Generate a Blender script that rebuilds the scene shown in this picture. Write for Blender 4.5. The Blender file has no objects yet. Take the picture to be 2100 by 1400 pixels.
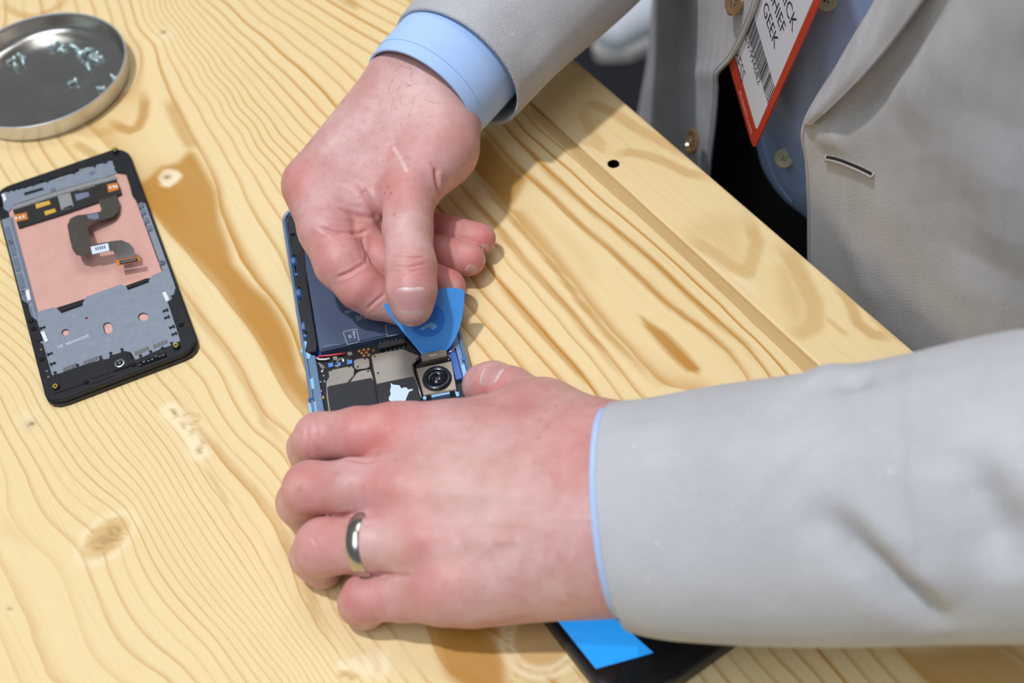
import bpy, bmesh, math, random
import numpy as np
from mathutils import Vector, Matrix

random.seed(7)
RNG = np.random.RandomState(7)
MM = 0.001
SC = bpy.context.scene
COL = SC.collection

# ------------------------------------------------------------------ camera
CF, CPITCH, CROLL, CH = 2700.0, 0.90349, -0.13536, 494.453      # focal length in pixels of a 2100 x 1400 frame, angles, height in mm
_d = np.array([0, math.cos(CPITCH), -math.sin(CPITCH)])
_r0 = np.array([1.0, 0, 0]); _u0 = np.cross(_r0, _d)
CR = math.cos(CROLL) * _r0 + math.sin(CROLL) * _u0
CU = -math.sin(CROLL) * _r0 + math.cos(CROLL) * _u0
CD = _d
CO = np.array([0, 0, CH])
cam_data = bpy.data.cameras.new('camera')
cam = bpy.data.objects.new('camera', cam_data)
COL.objects.link(cam)
cam_data.sensor_fit = 'HORIZONTAL'; cam_data.sensor_width = 36.0
cam_data.lens = CF / 2100 * 36
cam_data.clip_start = 0.01; cam_data.clip_end = 50
M = Matrix.Identity(4)
for i in range(3):
    M[i][0] = CR[i]; M[i][1] = CU[i]; M[i][2] = -CD[i]; M[i][3] = CO[i] * MM
cam.matrix_world = M
cam_data.dof.use_dof = True
cam_data.dof.focus_distance = 0.618
cam_data.dof.aperture_fstop = 6.5
SC.camera = cam

# ------------------------------------------------------------------ world, lamps of the hall, exposure
SC.view_settings.view_transform = 'Standard'
SC.view_settings.look = 'None'
SC.view_settings.gamma = 1.0
SC.view_settings.use_curve_mapping = False
SC.view_settings.exposure = 0.12
world = bpy.data.worlds.new('hall_light'); SC.world = world
world.use_nodes = True
world.node_tree.nodes['Background'].inputs[0].default_value = (0.8, 0.9, 1.0, 1)
world.node_tree.nodes['Background'].inputs[1].default_value = 0.2

def lamp(name, loc, target, size, power, color):
    l = bpy.data.lights.new(name, 'AREA'); l.shape = 'DISK'; l.size = size; l.energy = power; l.color = color
    o = bpy.data.objects.new(name, l); COL.objects.link(o)
    o.location = loc
    o.rotation_euler = (Vector(target) - Vector(loc)).to_track_quat('-Z', 'Y').to_euler()
    return o
lamp('ceiling_lamp', (-0.75, 0.36, 3.0), (0, 0.4, 0), 0.15, 50, (0.97, 0.97, 1.0))
lamp('ceiling_lamp', (0.45, 2.0, 3.2), (0, 0.4, 0), 1.8, 25, (0.93, 0.96, 1.0))
lamp('ceiling_lamp', (-0.9, -0.9, 3.1), (0, 0.4, 0), 2.2, 38, (0.74, 0.87, 1.0))

# ------------------------------------------------------------------ geometry helpers (all lengths in mm until a mesh is linked)
def ray(px, py):
    return CD * CF + CR * (px - 1050) - CU * (py - 700)
def P(px, py, z=0.0):                       # point of the photograph on the level z above the table
    q = ray(px, py); return CO + q * ((z - CH) / q[2])
TA = P(1180, 123, 0); TB = P(1869, 715, 0)
TT = (TB - TA) / np.linalg.norm(TB - TA)    # along the table edge
TN = np.array([-TT[1], TT[0], 0])           # away from the table, towards the person
def E(px, py, e):                           # point of the photograph on an upright plane e beyond the table edge
    q = ray(px, py); return CO + q * ((e - (CO - TA) @ TN) / (q @ TN))
def W(s, e, z):                             # along the edge, beyond the edge, up
    return TA + TT * s + TN * e + np.array([0, 0, z])
def proj(X):
    Y = np.asarray(X, float) - CO; z = Y @ CD
    return np.stack([1050 + CF * (Y @ CR) / z, 700 - CF * (Y @ CU) / z], -1)

ORI = {}
def link(o, parent=None, origin=None):
    COL.objects.link(o)
    if parent is not None:
        o.parent = parent; ORI[o.name] = ORI[parent.name]
    else:
        ORI[o.name] = np.asarray(origin, float)
    return o
def tag(o, label=None, cat=None, group=None, kind=None):
    if label: o['label'] = label
    if cat: o['category'] = cat
    if group: o['group'] = group
    if kind: o['kind'] = kind
    return o
def root(name, loc, label, cat, group=None):
    o = bpy.data.objects.new(name, None); o.empty_display_size = 0.01
    o.location = np.asarray(loc, float) * MM
    link(o, None, loc); return tag(o, label, cat, group)
def mesh(name, V, F, mat, parent=None, smooth=True, origin=None, uv=None, attrs=None, sharp=None):
    V = np.asarray(V, float)
    org = ORI[parent.name] if parent is not None else np.asarray(V.mean(0) if origin is None else origin, float)
    me = bpy.data.meshes.new(name)
    me.from_pydata(((V - org) * MM).tolist(), [], [list(map(int, f)) for f in F])
    me.update()
    if uv is not None:
        ul = me.uv_layers.new(name='UVMap')
        li = np.empty(len(me.loops), int); me.loops.foreach_get('vertex_index', li)
        ul.data.foreach_set('uv', np.asarray(uv, np.float32)[li].ravel())
    if attrs:
        for k, a in attrs.items():
            at = me.attributes.new(k, 'FLOAT', 'POINT'); at.data.foreach_set('value', np.asarray(a, np.float32))
    if mat is not None: me.materials.append(MAT[mat])
    if smooth:
        me.polygons.foreach_set('use_smooth', [True] * len(me.polygons))
        if sharp: me.set_sharp_from_angle(angle=math.radians(sharp))
    o = bpy.data.objects.new(name, me)
    if parent is None: o.location = org * MM
    return link(o, parent, org)
def from_bm(name, bm, mat, parent=None, smooth=True, origin=None, sharp=35):
    bmesh.ops.recalc_face_normals(bm, faces=bm.faces[:])
    bm.verts.index_update()
    V = np.array([v.co[:] for v in bm.verts]); F = [[v.index for v in f.verts] for f in bm.faces]
    bm.free()
    return mesh(name, V, F, mat, parent, smooth, origin, sharp=sharp)
def round_poly(pts, r, n=4):
    pts = [np.asarray(p, float)[:2] for p in pts]; out = []; m = len(pts)
    rs = r if isinstance(r, (list, tuple)) else [r] * m
    for i in range(m):
        p0, p1, p2 = pts[i - 1], pts[i], pts[(i + 1) % m]
        a = p0 - p1; b = p2 - p1; la, lb = np.hypot(*a), np.hypot(*b)
        c = max(-1, min(1, (a @ b) / (la * lb + 1e-9))); ang = math.acos(c)
        if rs[i] <= 0 or ang > 3.05: out.append(p1); continue
        t = min(rs[i] / math.tan(ang / 2), la * .49, lb * .49)
        q0 = p1 + a / la * t; q1 = p1 + b / lb * t
        for k in range(n + 1):
            s = k / n; out.append((1 - s) ** 2 * q0 + 2 * s * (1 - s) * p1 + s * s * q1)
    return out
def prism(name, pts, z0, z1, mat, parent, bevel=0.0, r=0.0, smooth=True, origin=None, holes=None):
    if r: pts = round_poly(pts, r)
    bm = bmesh.new()
    vt = [bm.verts.new((p[0], p[1], z1)) for p in pts]
    f = bm.faces.new(vt)
    g = bmesh.ops.extrude_face_region(bm, geom=[f])
    bmesh.ops.translate(bm, vec=(0, 0, z0 - z1), verts=[v for v in g['geom'] if isinstance(v, bmesh.types.BMVert)])
    if bevel:
        es = [e for e in bm.edges if abs(e.verts[0].co.z - z1) < 1e-6 and abs(e.verts[1].co.z - z1) < 1e-6]
        try: bmesh.ops.bevel(bm, geom=es, offset=bevel, segments=2, affect='EDGES', clamp_overlap=True)
        except Exception: pass
    return from_bm(name, bm, mat, parent, smooth, origin)
def lathe(name, profile, center, mat, parent=None, n=48, axis=None, smooth=True, origin=None, sharp=40):
    c = np.asarray(center, float)
    ax = np.array([0, 0, 1.0]) if axis is None else np.asarray(axis, float) / np.linalg.norm(axis)
    h = np.array([1.0, 0, 0]) if abs(ax[0]) < .9 else np.array([0, 1.0, 0])
    u = np.cross(h, ax); u /= np.linalg.norm(u); v = np.cross(ax, u)
    V = []; F = []
    for r, z in profile:
        for k in range(n):
            a = 2 * math.pi * k / n
            V.append(c + ax * z + (u * math.cos(a) + v * math.sin(a)) * max(r, 1e-4))
    m = len(profile)
    for i in range(m - 1):
        for k in range(n):
            F.append((i * n + k, i * n + (k + 1) % n, (i + 1) * n + (k + 1) % n, (i + 1) * n + k))
    return mesh(name, V, F, mat, parent, smooth, origin, sharp=sharp)
def disc(name, c, r, h, mat, parent, n=16, axis=None, bev=0.15):
    b = min(bev, r * .4, h * .4)
    return lathe(name, [(0, 0), (r, 0), (r, h - b), (r - b, h), (0, h)], c, mat, parent, n, axis)
def tube(name, pts, rad, mat, parent=None, n=8, origin=None, closed_ends=True):
    pts = np.asarray(pts, float); m = len(pts)
    rad = np.full(m, rad) if np.isscalar(rad) else np.asarray(rad, float)
    T = np.gradient(pts, axis=0); T /= np.linalg.norm(T, axis=1)[:, None] + 1e-9
    ref = np.array([0, 0, 1.0]); V = []; F = []
    if abs(T[0] @ ref) > .9: ref = np.array([1.0, 0, 0])
    for i in range(m):
        u = ref - T[i] * (ref @ T[i]); u /= np.linalg.norm(u) + 1e-9; v = np.cross(T[i], u); ref = u
        for k in range(n):
            a = 2 * math.pi * k / n; V.append(pts[i] + (u * math.cos(a) + v * math.sin(a)) * rad[i])
    for i in range(m - 1):
        for k in range(n):
            F.append((i * n + k, i * n + (k + 1) % n, (i + 1) * n + (k + 1) % n, (i + 1) * n + k))
    if closed_ends:
        F.append(list(range(n))[::-1]); F.append(list(range((m - 1) * n, m * n)))
    return mesh(name, V, F, mat, parent, True, origin)
def catmull(pts, n):
    pts = np.asarray(pts, float); m = len(pts)
    t = np.linspace(0, m - 1, n); out = []
    for x in t:
        i = min(int(x), m - 2); f = x - i
        p0 = pts[max(i - 1, 0)]; p1 = pts[i]; p2 = pts[i + 1]; p3 = pts[min(i + 2, m - 1)]
        if i == 0: p0 = 2 * p1 - p2
        if i == m - 2: p3 = 2 * p2 - p1
        out.append(.5 * (2 * p1 + (p2 - p0) * f + (2 * p0 - 5 * p1 + 4 * p2 - p3) * f * f + (3 * p1 - p0 - 3 * p2 + p3) * f ** 3))
    return np.array(out)
def grid_faces(nu, nv, close_u=False):
    F = []
    for i in range(nv - 1):
        for j in range(nu if close_u else nu - 1):
            k = (j + 1) % nu
            F.append((i * nu + j, i * nu + k, (i + 1) * nu + k, (i + 1) * nu + j))
    return F
def text_mesh(name, body, size, mat, parent, O, X, Y, thick=0.02, align='LEFT', sx=1.0):
    """lettering laid on the plane at O spanned by X (reading direction) and Y (up); size in mm"""
    cu = bpy.data.curves.new(name, 'FONT'); cu.body = body; cu.size = size; cu.align_x = align
    cu.resolution_u = 2
    tmp = bpy.data.objects.new(name + '_tmp', cu); COL.objects.link(tmp)
    dg = bpy.context.evaluated_depsgraph_get(); me0 = tmp.evaluated_get(dg).to_mesh()
    V2 = np.array([v.co[:] for v in me0.vertices]); F = [list(p.vertices) for p in me0.polygons]
    tmp.evaluated_get(dg).to_mesh_clear()
    bpy.data.objects.remove(tmp); bpy.data.curves.remove(cu)
    X = np.asarray(X, float); X /= np.linalg.norm(X); Y = np.asarray(Y, float); Y /= np.linalg.norm(Y)
    Z = np.cross(X, Y)
    V = np.asarray(O, float) + V2[:, :1] * X * sx + V2[:, 1:2] * Y + Z * thick
    return mesh(name, V, F, mat, parent, False)

# distance of points to a polyline (any dimension)
def pl_dist(X, L, want_t=False):
    X = np.asarray(X, float); L = np.asarray(L, float)
    best = np.full(len(X), 1e9); bt = np.zeros(len(X))
    for i in range(len(L) - 1):
        a, b = L[i], L[i + 1]; ab = b - a
        h = np.clip(((X - a) @ ab) / (ab @ ab + 1e-12), 0, 1)
        d = np.sqrt((((X - a) - h[:, None] * ab) ** 2).sum(1))
        m = d < best; best[m] = d[m]; bt[m] = (i + h[m]) / (len(L) - 1)
    return (best, bt) if want_t else best

# ------------------------------------------------------------------ materials
MAT = {}
class NT:
    def __init__(s, name):
        s.m = bpy.data.materials.new(name); s.m.use_nodes = True
        s.t = s.m.node_tree; s.b = s.t.nodes['Principled BSDF']; MAT[name] = s.m
    def n(s, typ, **kw):
        x = s.t.nodes.new('ShaderNode' + typ)
        for k, v in kw.items(): setattr(x, k, v)
        return x
    def set(s, sock, v):
        if hasattr(v, 'is_output') or isinstance(v, bpy.types.NodeSocket): s.t.links.new(v, sock)
        else: sock.default_value = v
    def math(s, op, a, b=None, c=None, clamp=False):
        x = s.n('Math', operation=op, use_clamp=clamp); s.set(x.inputs[0], a)
        if b is not None: s.set(x.inputs[1], b)
        if c is not None: s.set(x.inputs[2], c)
        return x.outputs[0]
    def step(s, v, lo, hi):
        x = s.n('MapRange', interpolation_type='SMOOTHSTEP'); s.set(x.inputs[0], v)
        x.inputs[1].default_value = lo; x.inputs[2].default_value = hi
        return x.outputs[0]
    def mix(s, f, a, b, mode='MIX'):
        x = s.n('Mix', data_type='RGBA', blend_type=mode); s.set(x.inputs[0], f)
        s.set(x.inputs[6], a if not isinstance(a, tuple) else (*a, 1)[:4]); s.set(x.inputs[7], b if not isinstance(b, tuple) else (*b, 1)[:4])
        return x.outputs[2]
    def noise(s, vec, scale, detail=2, rough=.5, dist=0):
        x = s.n('TexNoise'); s.t.links.new(vec, x.inputs['Vector']); x.inputs['Scale'].default_value = scale
        x.inputs['Detail'].default_value = detail; x.inputs['Roughness'].default_value = rough; x.inputs['Distortion'].default_value = dist
        return x.outputs['Fac']
    def attr(s, name):
        x = s.n('Attribute', attribute_name=name); return x.outputs['Fac']
    def obj(s): return s.n('TexCoord').outputs['Object']
    def mapping(s, vec, rot=(0, 0, 0), scale=(1, 1, 1)):
        x = s.n('Mapping'); s.t.links.new(vec, x.inputs[0]); x.inputs['Rotation'].default_value = rot; x.inputs['Scale'].default_value = scale
        return x.outputs[0]
    def bump(s, h, strength, dist):
        x = s.n('Bump'); x.inputs['Strength'].default_value = strength; x.inputs['Distance'].default_value = dist
        s.t.links.new(h, x.inputs['Height']); s.t.links.new(x.outputs[0], s.b.inputs['Normal'])
    def col(s, v): s.set(s.b.inputs['Base Color'], v if not isinstance(v, tuple) else (*v, 1)[:4])
    def p(s, **kw):
        for k, v in kw.items(): s.set(s.b.inputs[k.replace('_', ' ')], v)
        return s
def lin(r, g, b):
    f = lambda c: (c / 255 / 12.92) if c <= 10 else ((c / 255 + .055) / 1.055) ** 2.4
    return (f(r), f(g), f(b))
def simple(name, rgb, rough=.5, metal=0.0, spec=.5, noise=0.0, nscale=300, coat=0.0):
    s = NT(name); c = lin(*rgb)
    if noise:
        f = s.noise(s.obj(), nscale, 4, .6)
        s.col(s.mix(f, tuple(x * (1 - noise) for x in c), tuple(min(1, x * (1 + noise)) for x in c)))
        s.p(Roughness=s.math('MULTIPLY_ADD', f, .2, rough - .1))
    else:
        s.col(c); s.p(Roughness=rough)
    s.p(Metallic=metal, Specular_IOR_Level=spec)
    if coat: s.p(Coat_Weight=coat, Coat_Roughness=.08)
    return s
GRAIN = math.atan2(TT[1], TT[0])

# pine: the growth rings come from a 'ring' attribute laid over the boards, resin and knots from two more
s = NT('pine')
ob = s.obj(); mp = s.mapping(ob, (0, 0, -GRAIN), (1, 1, 1))
fib = s.noise(s.mapping(mp, (0, 0, 0), (14, 900, 300)), 1.0, 4, .6)
soft = s.noise(s.mapping(mp, (0, 0, 0), (9, 45, 40)), 1.0, 3, .55)
blotch = s.noise(s.mapping(mp, (0, 0, 0), (5, 14, 14)), 1.0, 2, .5)
wob = s.noise(s.mapping(mp, (0, 0, 0), (12, 60, 60)), 1.0, 2, .5)
ph = s.math('ADD', s.attr('ring'), s.math('MULTIPLY_ADD', wob, .1, -.05))
fr = s.math('FRACT', ph)
fl = s.math('FLOOR', ph)
wn = s.n('TexWhiteNoise', noise_dimensions='1D'); s.t.links.new(fl, wn.inputs['W'])
amp = s.math('MULTIPLY_ADD', wn.outputs['Value'], .55, .35)
rise = s.math('POWER', s.math('SUBTRACT', 1.0, s.step(fr, .03, .56)), 2.8)
fall = s.step(fr, 0.0, .05)
late = s.math('MULTIPLY', s.math('MULTIPLY', rise, fall), s.math('MULTIPLY', amp, s.math('MULTIPLY_ADD', soft, .8, .6)), clamp=True)
late = s.math('MULTIPLY', late, s.math('MULTIPLY', s.attr('contrast'), 1.2), clamp=True)
base = s.mix(blotch, lin(240, 216, 166), lin(234, 203, 145))
base = s.mix(s.math('MULTIPLY', s.attr('pale'), .9), base, lin(250, 232, 192))
c1 = s.mix(late, base, lin(196, 140, 60))
am = s.math('MULTIPLY', s.attr('amber'), s.math('MULTIPLY_ADD', soft, .5, .85), clamp=True)
c2 = s.mix(am, c1, lin(186, 128, 38))
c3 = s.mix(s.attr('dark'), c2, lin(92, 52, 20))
c4 = s.mix(s.math('MULTIPLY', s.step(fib, .45, .75), .16), c3, lin(196, 150, 84))
s.col(c4)
s.p(Roughness=s.math('MULTIPLY_ADD', soft, .2, .36), Specular_IOR_Level=.35)
s.bump(fib, .08, .0001)

simple('hole_dark', (30, 20, 14), .9)
simple('aluminium', (198, 192, 184), .2, 1.0, noise=.08, nscale=60)
simple('aluminium_wall', (222, 222, 222), .34, .7)
simple('zinc', (196, 214, 214), .25, .55)
simple('black_plastic', (26, 26, 29), .42, 0, .5, noise=.15, nscale=900)
simple('black_gloss', (12, 12, 15), .12, 0, .5)
simple('rubber', (22, 22, 24), .75)
simple('module_metal', (146, 154, 166), .42, .35, .5, noise=.07, nscale=260)
simple('module_rail', (120, 130, 146), .4, .3, .5)
simple('copper_foil', (226, 174, 160), .4, .25, .4, noise=.05, nscale=120)
simple('flex', (74, 68, 60), .42, 0, .5, noise=.2, nscale=400)
simple('flex_dark', (34, 31, 28), .5)
simple('amber_pad', (226, 138, 62), .35, .3)
simple('gold', (236, 186, 84), .35, .3)
simple('brass', (222, 190, 60), .3, .6)
simple('sticker', (212, 222, 236), .6)
simple('sticker_print', (60, 70, 88), .7)
simple('silver', (196, 198, 202), .3, 1.0, noise=.1, nscale=900)
simple('tape_grey', (150, 150, 148), .45, .2)
simple('red_dot', (120, 20, 30), .5)
simple('print_white', (222, 226, 232), .6)
simple('print_grey', (172, 174, 178), .6)
simple('chip_grey', (120, 128, 150), .4, .2, noise=.25, nscale=1500)
simple('frame_blue', (112, 138, 170), .3, .25, .5, coat=.3)
simple('frame_light', (150, 196, 238), .3, 0, .5, coat=.2)
simple('frame_deep', (54, 100, 176), .22, .2, .5, coat=.4)
simple('battery', (80, 94, 118), .36, .15, .5, noise=.05, nscale=60)
simple('strip_black', (34, 35, 38), .55)
simple('board', (16, 16, 18), .4, 0, .5, noise=.2, nscale=1200)
simple('shield', (172, 165, 156), .34, .9, .5)
simple('shield_side', (150, 144, 136), .4, 1.0)
simple('pad_black', (32, 33, 38), .6)
simple('pad_white', (206, 226, 240), .6)
simple('copper_pad', (206, 140, 76), .35, .7)
simple('solder', (214, 216, 218), .25, 1.0)
simple('smd_blue', (80, 140, 220), .4)
simple('smd_grey', (170, 164, 156), .4, .4)
simple('smd_white', (216, 220, 224), .5)
simple('wire_red', (206, 52, 68), .4)
simple('wire_white', (228, 226, 224), .45)
simple('lens_ring', (22, 26, 38), .3, .3, coat=.4)
simple('lens_glass', (6, 8, 14), .04, 0, .6, coat=1)
simple('lens_inner', (52, 58, 70), .2, .6)
simple('camera_case', (168, 158, 142), .36, .85, noise=.12, nscale=1600)
simple('connector', (120, 112, 98), .45, .6, noise=.3, nscale=1800)
simple('pick_disc', (36, 126, 226), .26, 0, .5)
simple('pick_mark', (120, 190, 246), .3)
s = NT('pick_blue'); f = s.noise(s.obj(), 4200, 2, .6)
s.col(s.mix(s.step(f, .4, .75), lin(62, 148, 232), lin(92, 174, 246))); s.p(Roughness=.42, Subsurface_Weight=.0); s.bump(f, .35, .00015)
simple('titanium', (190, 184, 174), .2, 1.0)
simple('button_cream', (206, 198, 164), .32, 0, .5, noise=.06, nscale=200)
simple('button_horn', (120, 92, 62), .16, 0, .5, noise=.35, nscale=220, coat=.5)
simple('thread', (168, 164, 158), .85)
simple('thread_blue', (140, 172, 222), .85)
simple('badge_red', (206, 62, 34), .3, 0, .5, coat=.3)
simple('badge_white', (232, 234, 244), .3, 0, .5, coat=.3)
simple('ink', (22, 20, 26), .5)
simple('ink_pale', (246, 214, 196), .5)
simple('carpet', (42, 43, 46), .95, 0, .2, noise=.25, nscale=220)
simple('shoe_white', (226, 230, 236), .6, noise=.05, nscale=60)
simple('shoe_sole', (210, 208, 200), .7)
simple('shoe_tongue', (186, 176, 160), .8)
simple('trousers', (20, 20, 22), .9, 0, .3, noise=.2, nscale=500)
simple('lining_shade', (24, 21, 19), .8)
simple('hair', (40, 26, 16), .5)
s = NT('phone_screen'); s.col(lin(20, 110, 190)); s.p(Roughness=.08)
s.b.inputs['Emission Color'].default_value = (*lin(46, 160, 240), 1); s.b.inputs['Emission Strength'].default_value = .62

# skin: tone, ruddy patches and pale knuckles ride on attributes of the hand meshes
s = NT('skin'); ob = s.obj()
n1 = s.noise(ob, 55, 3, .6); n2 = s.noise(ob, 240, 3, .6); n3 = s.noise(ob, 1500, 2, .6)
c = s.mix(s.step(n1, .3, .7), lin(203, 149, 142), lin(215, 172, 166))
c = s.mix(s.math('MULTIPLY', s.step(n2, .45, .75), .42), c, lin(198, 136, 126))
c = s.mix(s.attr('red'), c, lin(204, 98, 94))
c = s.mix(s.attr('light'), c, lin(238, 205, 190))
c = s.mix(s.attr('brown'), c, lin(160, 98, 74))
s.col(c)
s.p(Roughness=s.math('MULTIPLY_ADD', n2, .2, .36), Specular_IOR_Level=.45, Subsurface_Weight=.18, Subsurface_Scale=.004)
s.b.inputs['Subsurface Radius'].default_value = (1.0, .35, .2)
vor = s.n('TexVoronoi'); s.t.links.new(ob, vor.inputs['Vector']); vor.inputs['Scale'].default_value = 1300
s.bump(s.math('ADD', s.math('MULTIPLY', n3, .6), s.math('MULTIPLY', vor.outputs['Distance'], .6)), .45, .00025)
s = NT('nail'); s.col(s.mix(s.attr('lunula'), lin(206, 154, 150), lin(230, 212, 208)))
s.p(Roughness=.3, Subsurface_Weight=.15, Subsurface_Scale=.003, Specular_IOR_Level=.5)

def fabric(name, lo, hi, col_w, pitch, slant, slub, bump):
    s = NT(name)
    uvn = s.n('UVMap'); sp = s.n('SeparateXYZ'); s.t.links.new(uvn.outputs[0], sp.inputs[0])
    u, v = sp.outputs[0], sp.outputs[1]
    ob = s.obj(); wv = s.noise(ob, 120, 2, .5)
    tri = s.math('MULTIPLY', s.math('PINGPONG', s.math('ADD', u, s.math('MULTIPLY', wv, .6)), col_w), slant)
    st = s.math('SINE', s.math('MULTIPLY', s.math('ADD', v, tri), 2 * math.pi / pitch))
    st = s.math('MULTIPLY_ADD', st, .5, .5)
    thr = s.noise(ob, 1400, 2, .6); big = s.noise(ob, 26, 3, .5)
    st2 = s.math('MULTIPLY_ADD', thr, .5, s.math('MULTIPLY', st, .85), clamp=True)
    c = s.mix(s.math('SUBTRACT', st2, .18, clamp=True), lin(*lo), lin(*hi))
    c = s.mix(s.math('MULTIPLY', s.step(big, .3, .75), .25), c, tuple(x * 1.0 for x in lin(*[int(q * .97) for q in hi])))
    sn = s.noise(s.mapping(ob, (0, 0, 0), (1, 1, 1)), 330, 2, .5)
    c = s.mix(s.math('MULTIPLY', s.step(sn, .72, .8), slub), c, lin(236, 236, 236))
    s.col(c); s.p(Roughness=.92, Specular_IOR_Level=.15, Sheen_Weight=.12, Sheen_Roughness=.5)
    s.bump(s.math('ADD', st, thr), bump, .0003)
fabric('jacket', (126, 121, 116), (232, 233, 238), 5.6, .95, 1.0, .6, .5)
s = NT('shirt'); ob = s.obj()
w1 = s.noise(ob, 1800, 2, .6); w2 = s.noise(ob, 40, 2, .5)
s.col(s.mix(w2, lin(168, 198, 244), lin(182, 210, 250))); s.p(Roughness=.8, Specular_IOR_Level=.2, Sheen_Weight=.1); s.bump(w1, .25, .0002)
# ------------------------------------------------------------------ setting: floor
fl_c = np.array([0, 900, -900.0])
bm = bmesh.new()
for x, y in ((-3500, -2600), (3500, -2600), (3500, 4400), (-3500, 4400)): bm.verts.new((x, y, -900))
bm.faces.new(bm.verts[:])
g = bmesh.ops.extrude_face_region(bm, geom=bm.faces[:])
bmesh.ops.translate(bm, vec=(0, 0, -40), verts=[v for v in g['geom'] if isinstance(v, bmesh.types.BMVert)])
floor = from_bm('floor', bm, 'carpet', None, False, fl_c)
tag(floor, 'dark charcoal carpet floor below the table', None, None, 'structure')

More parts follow.
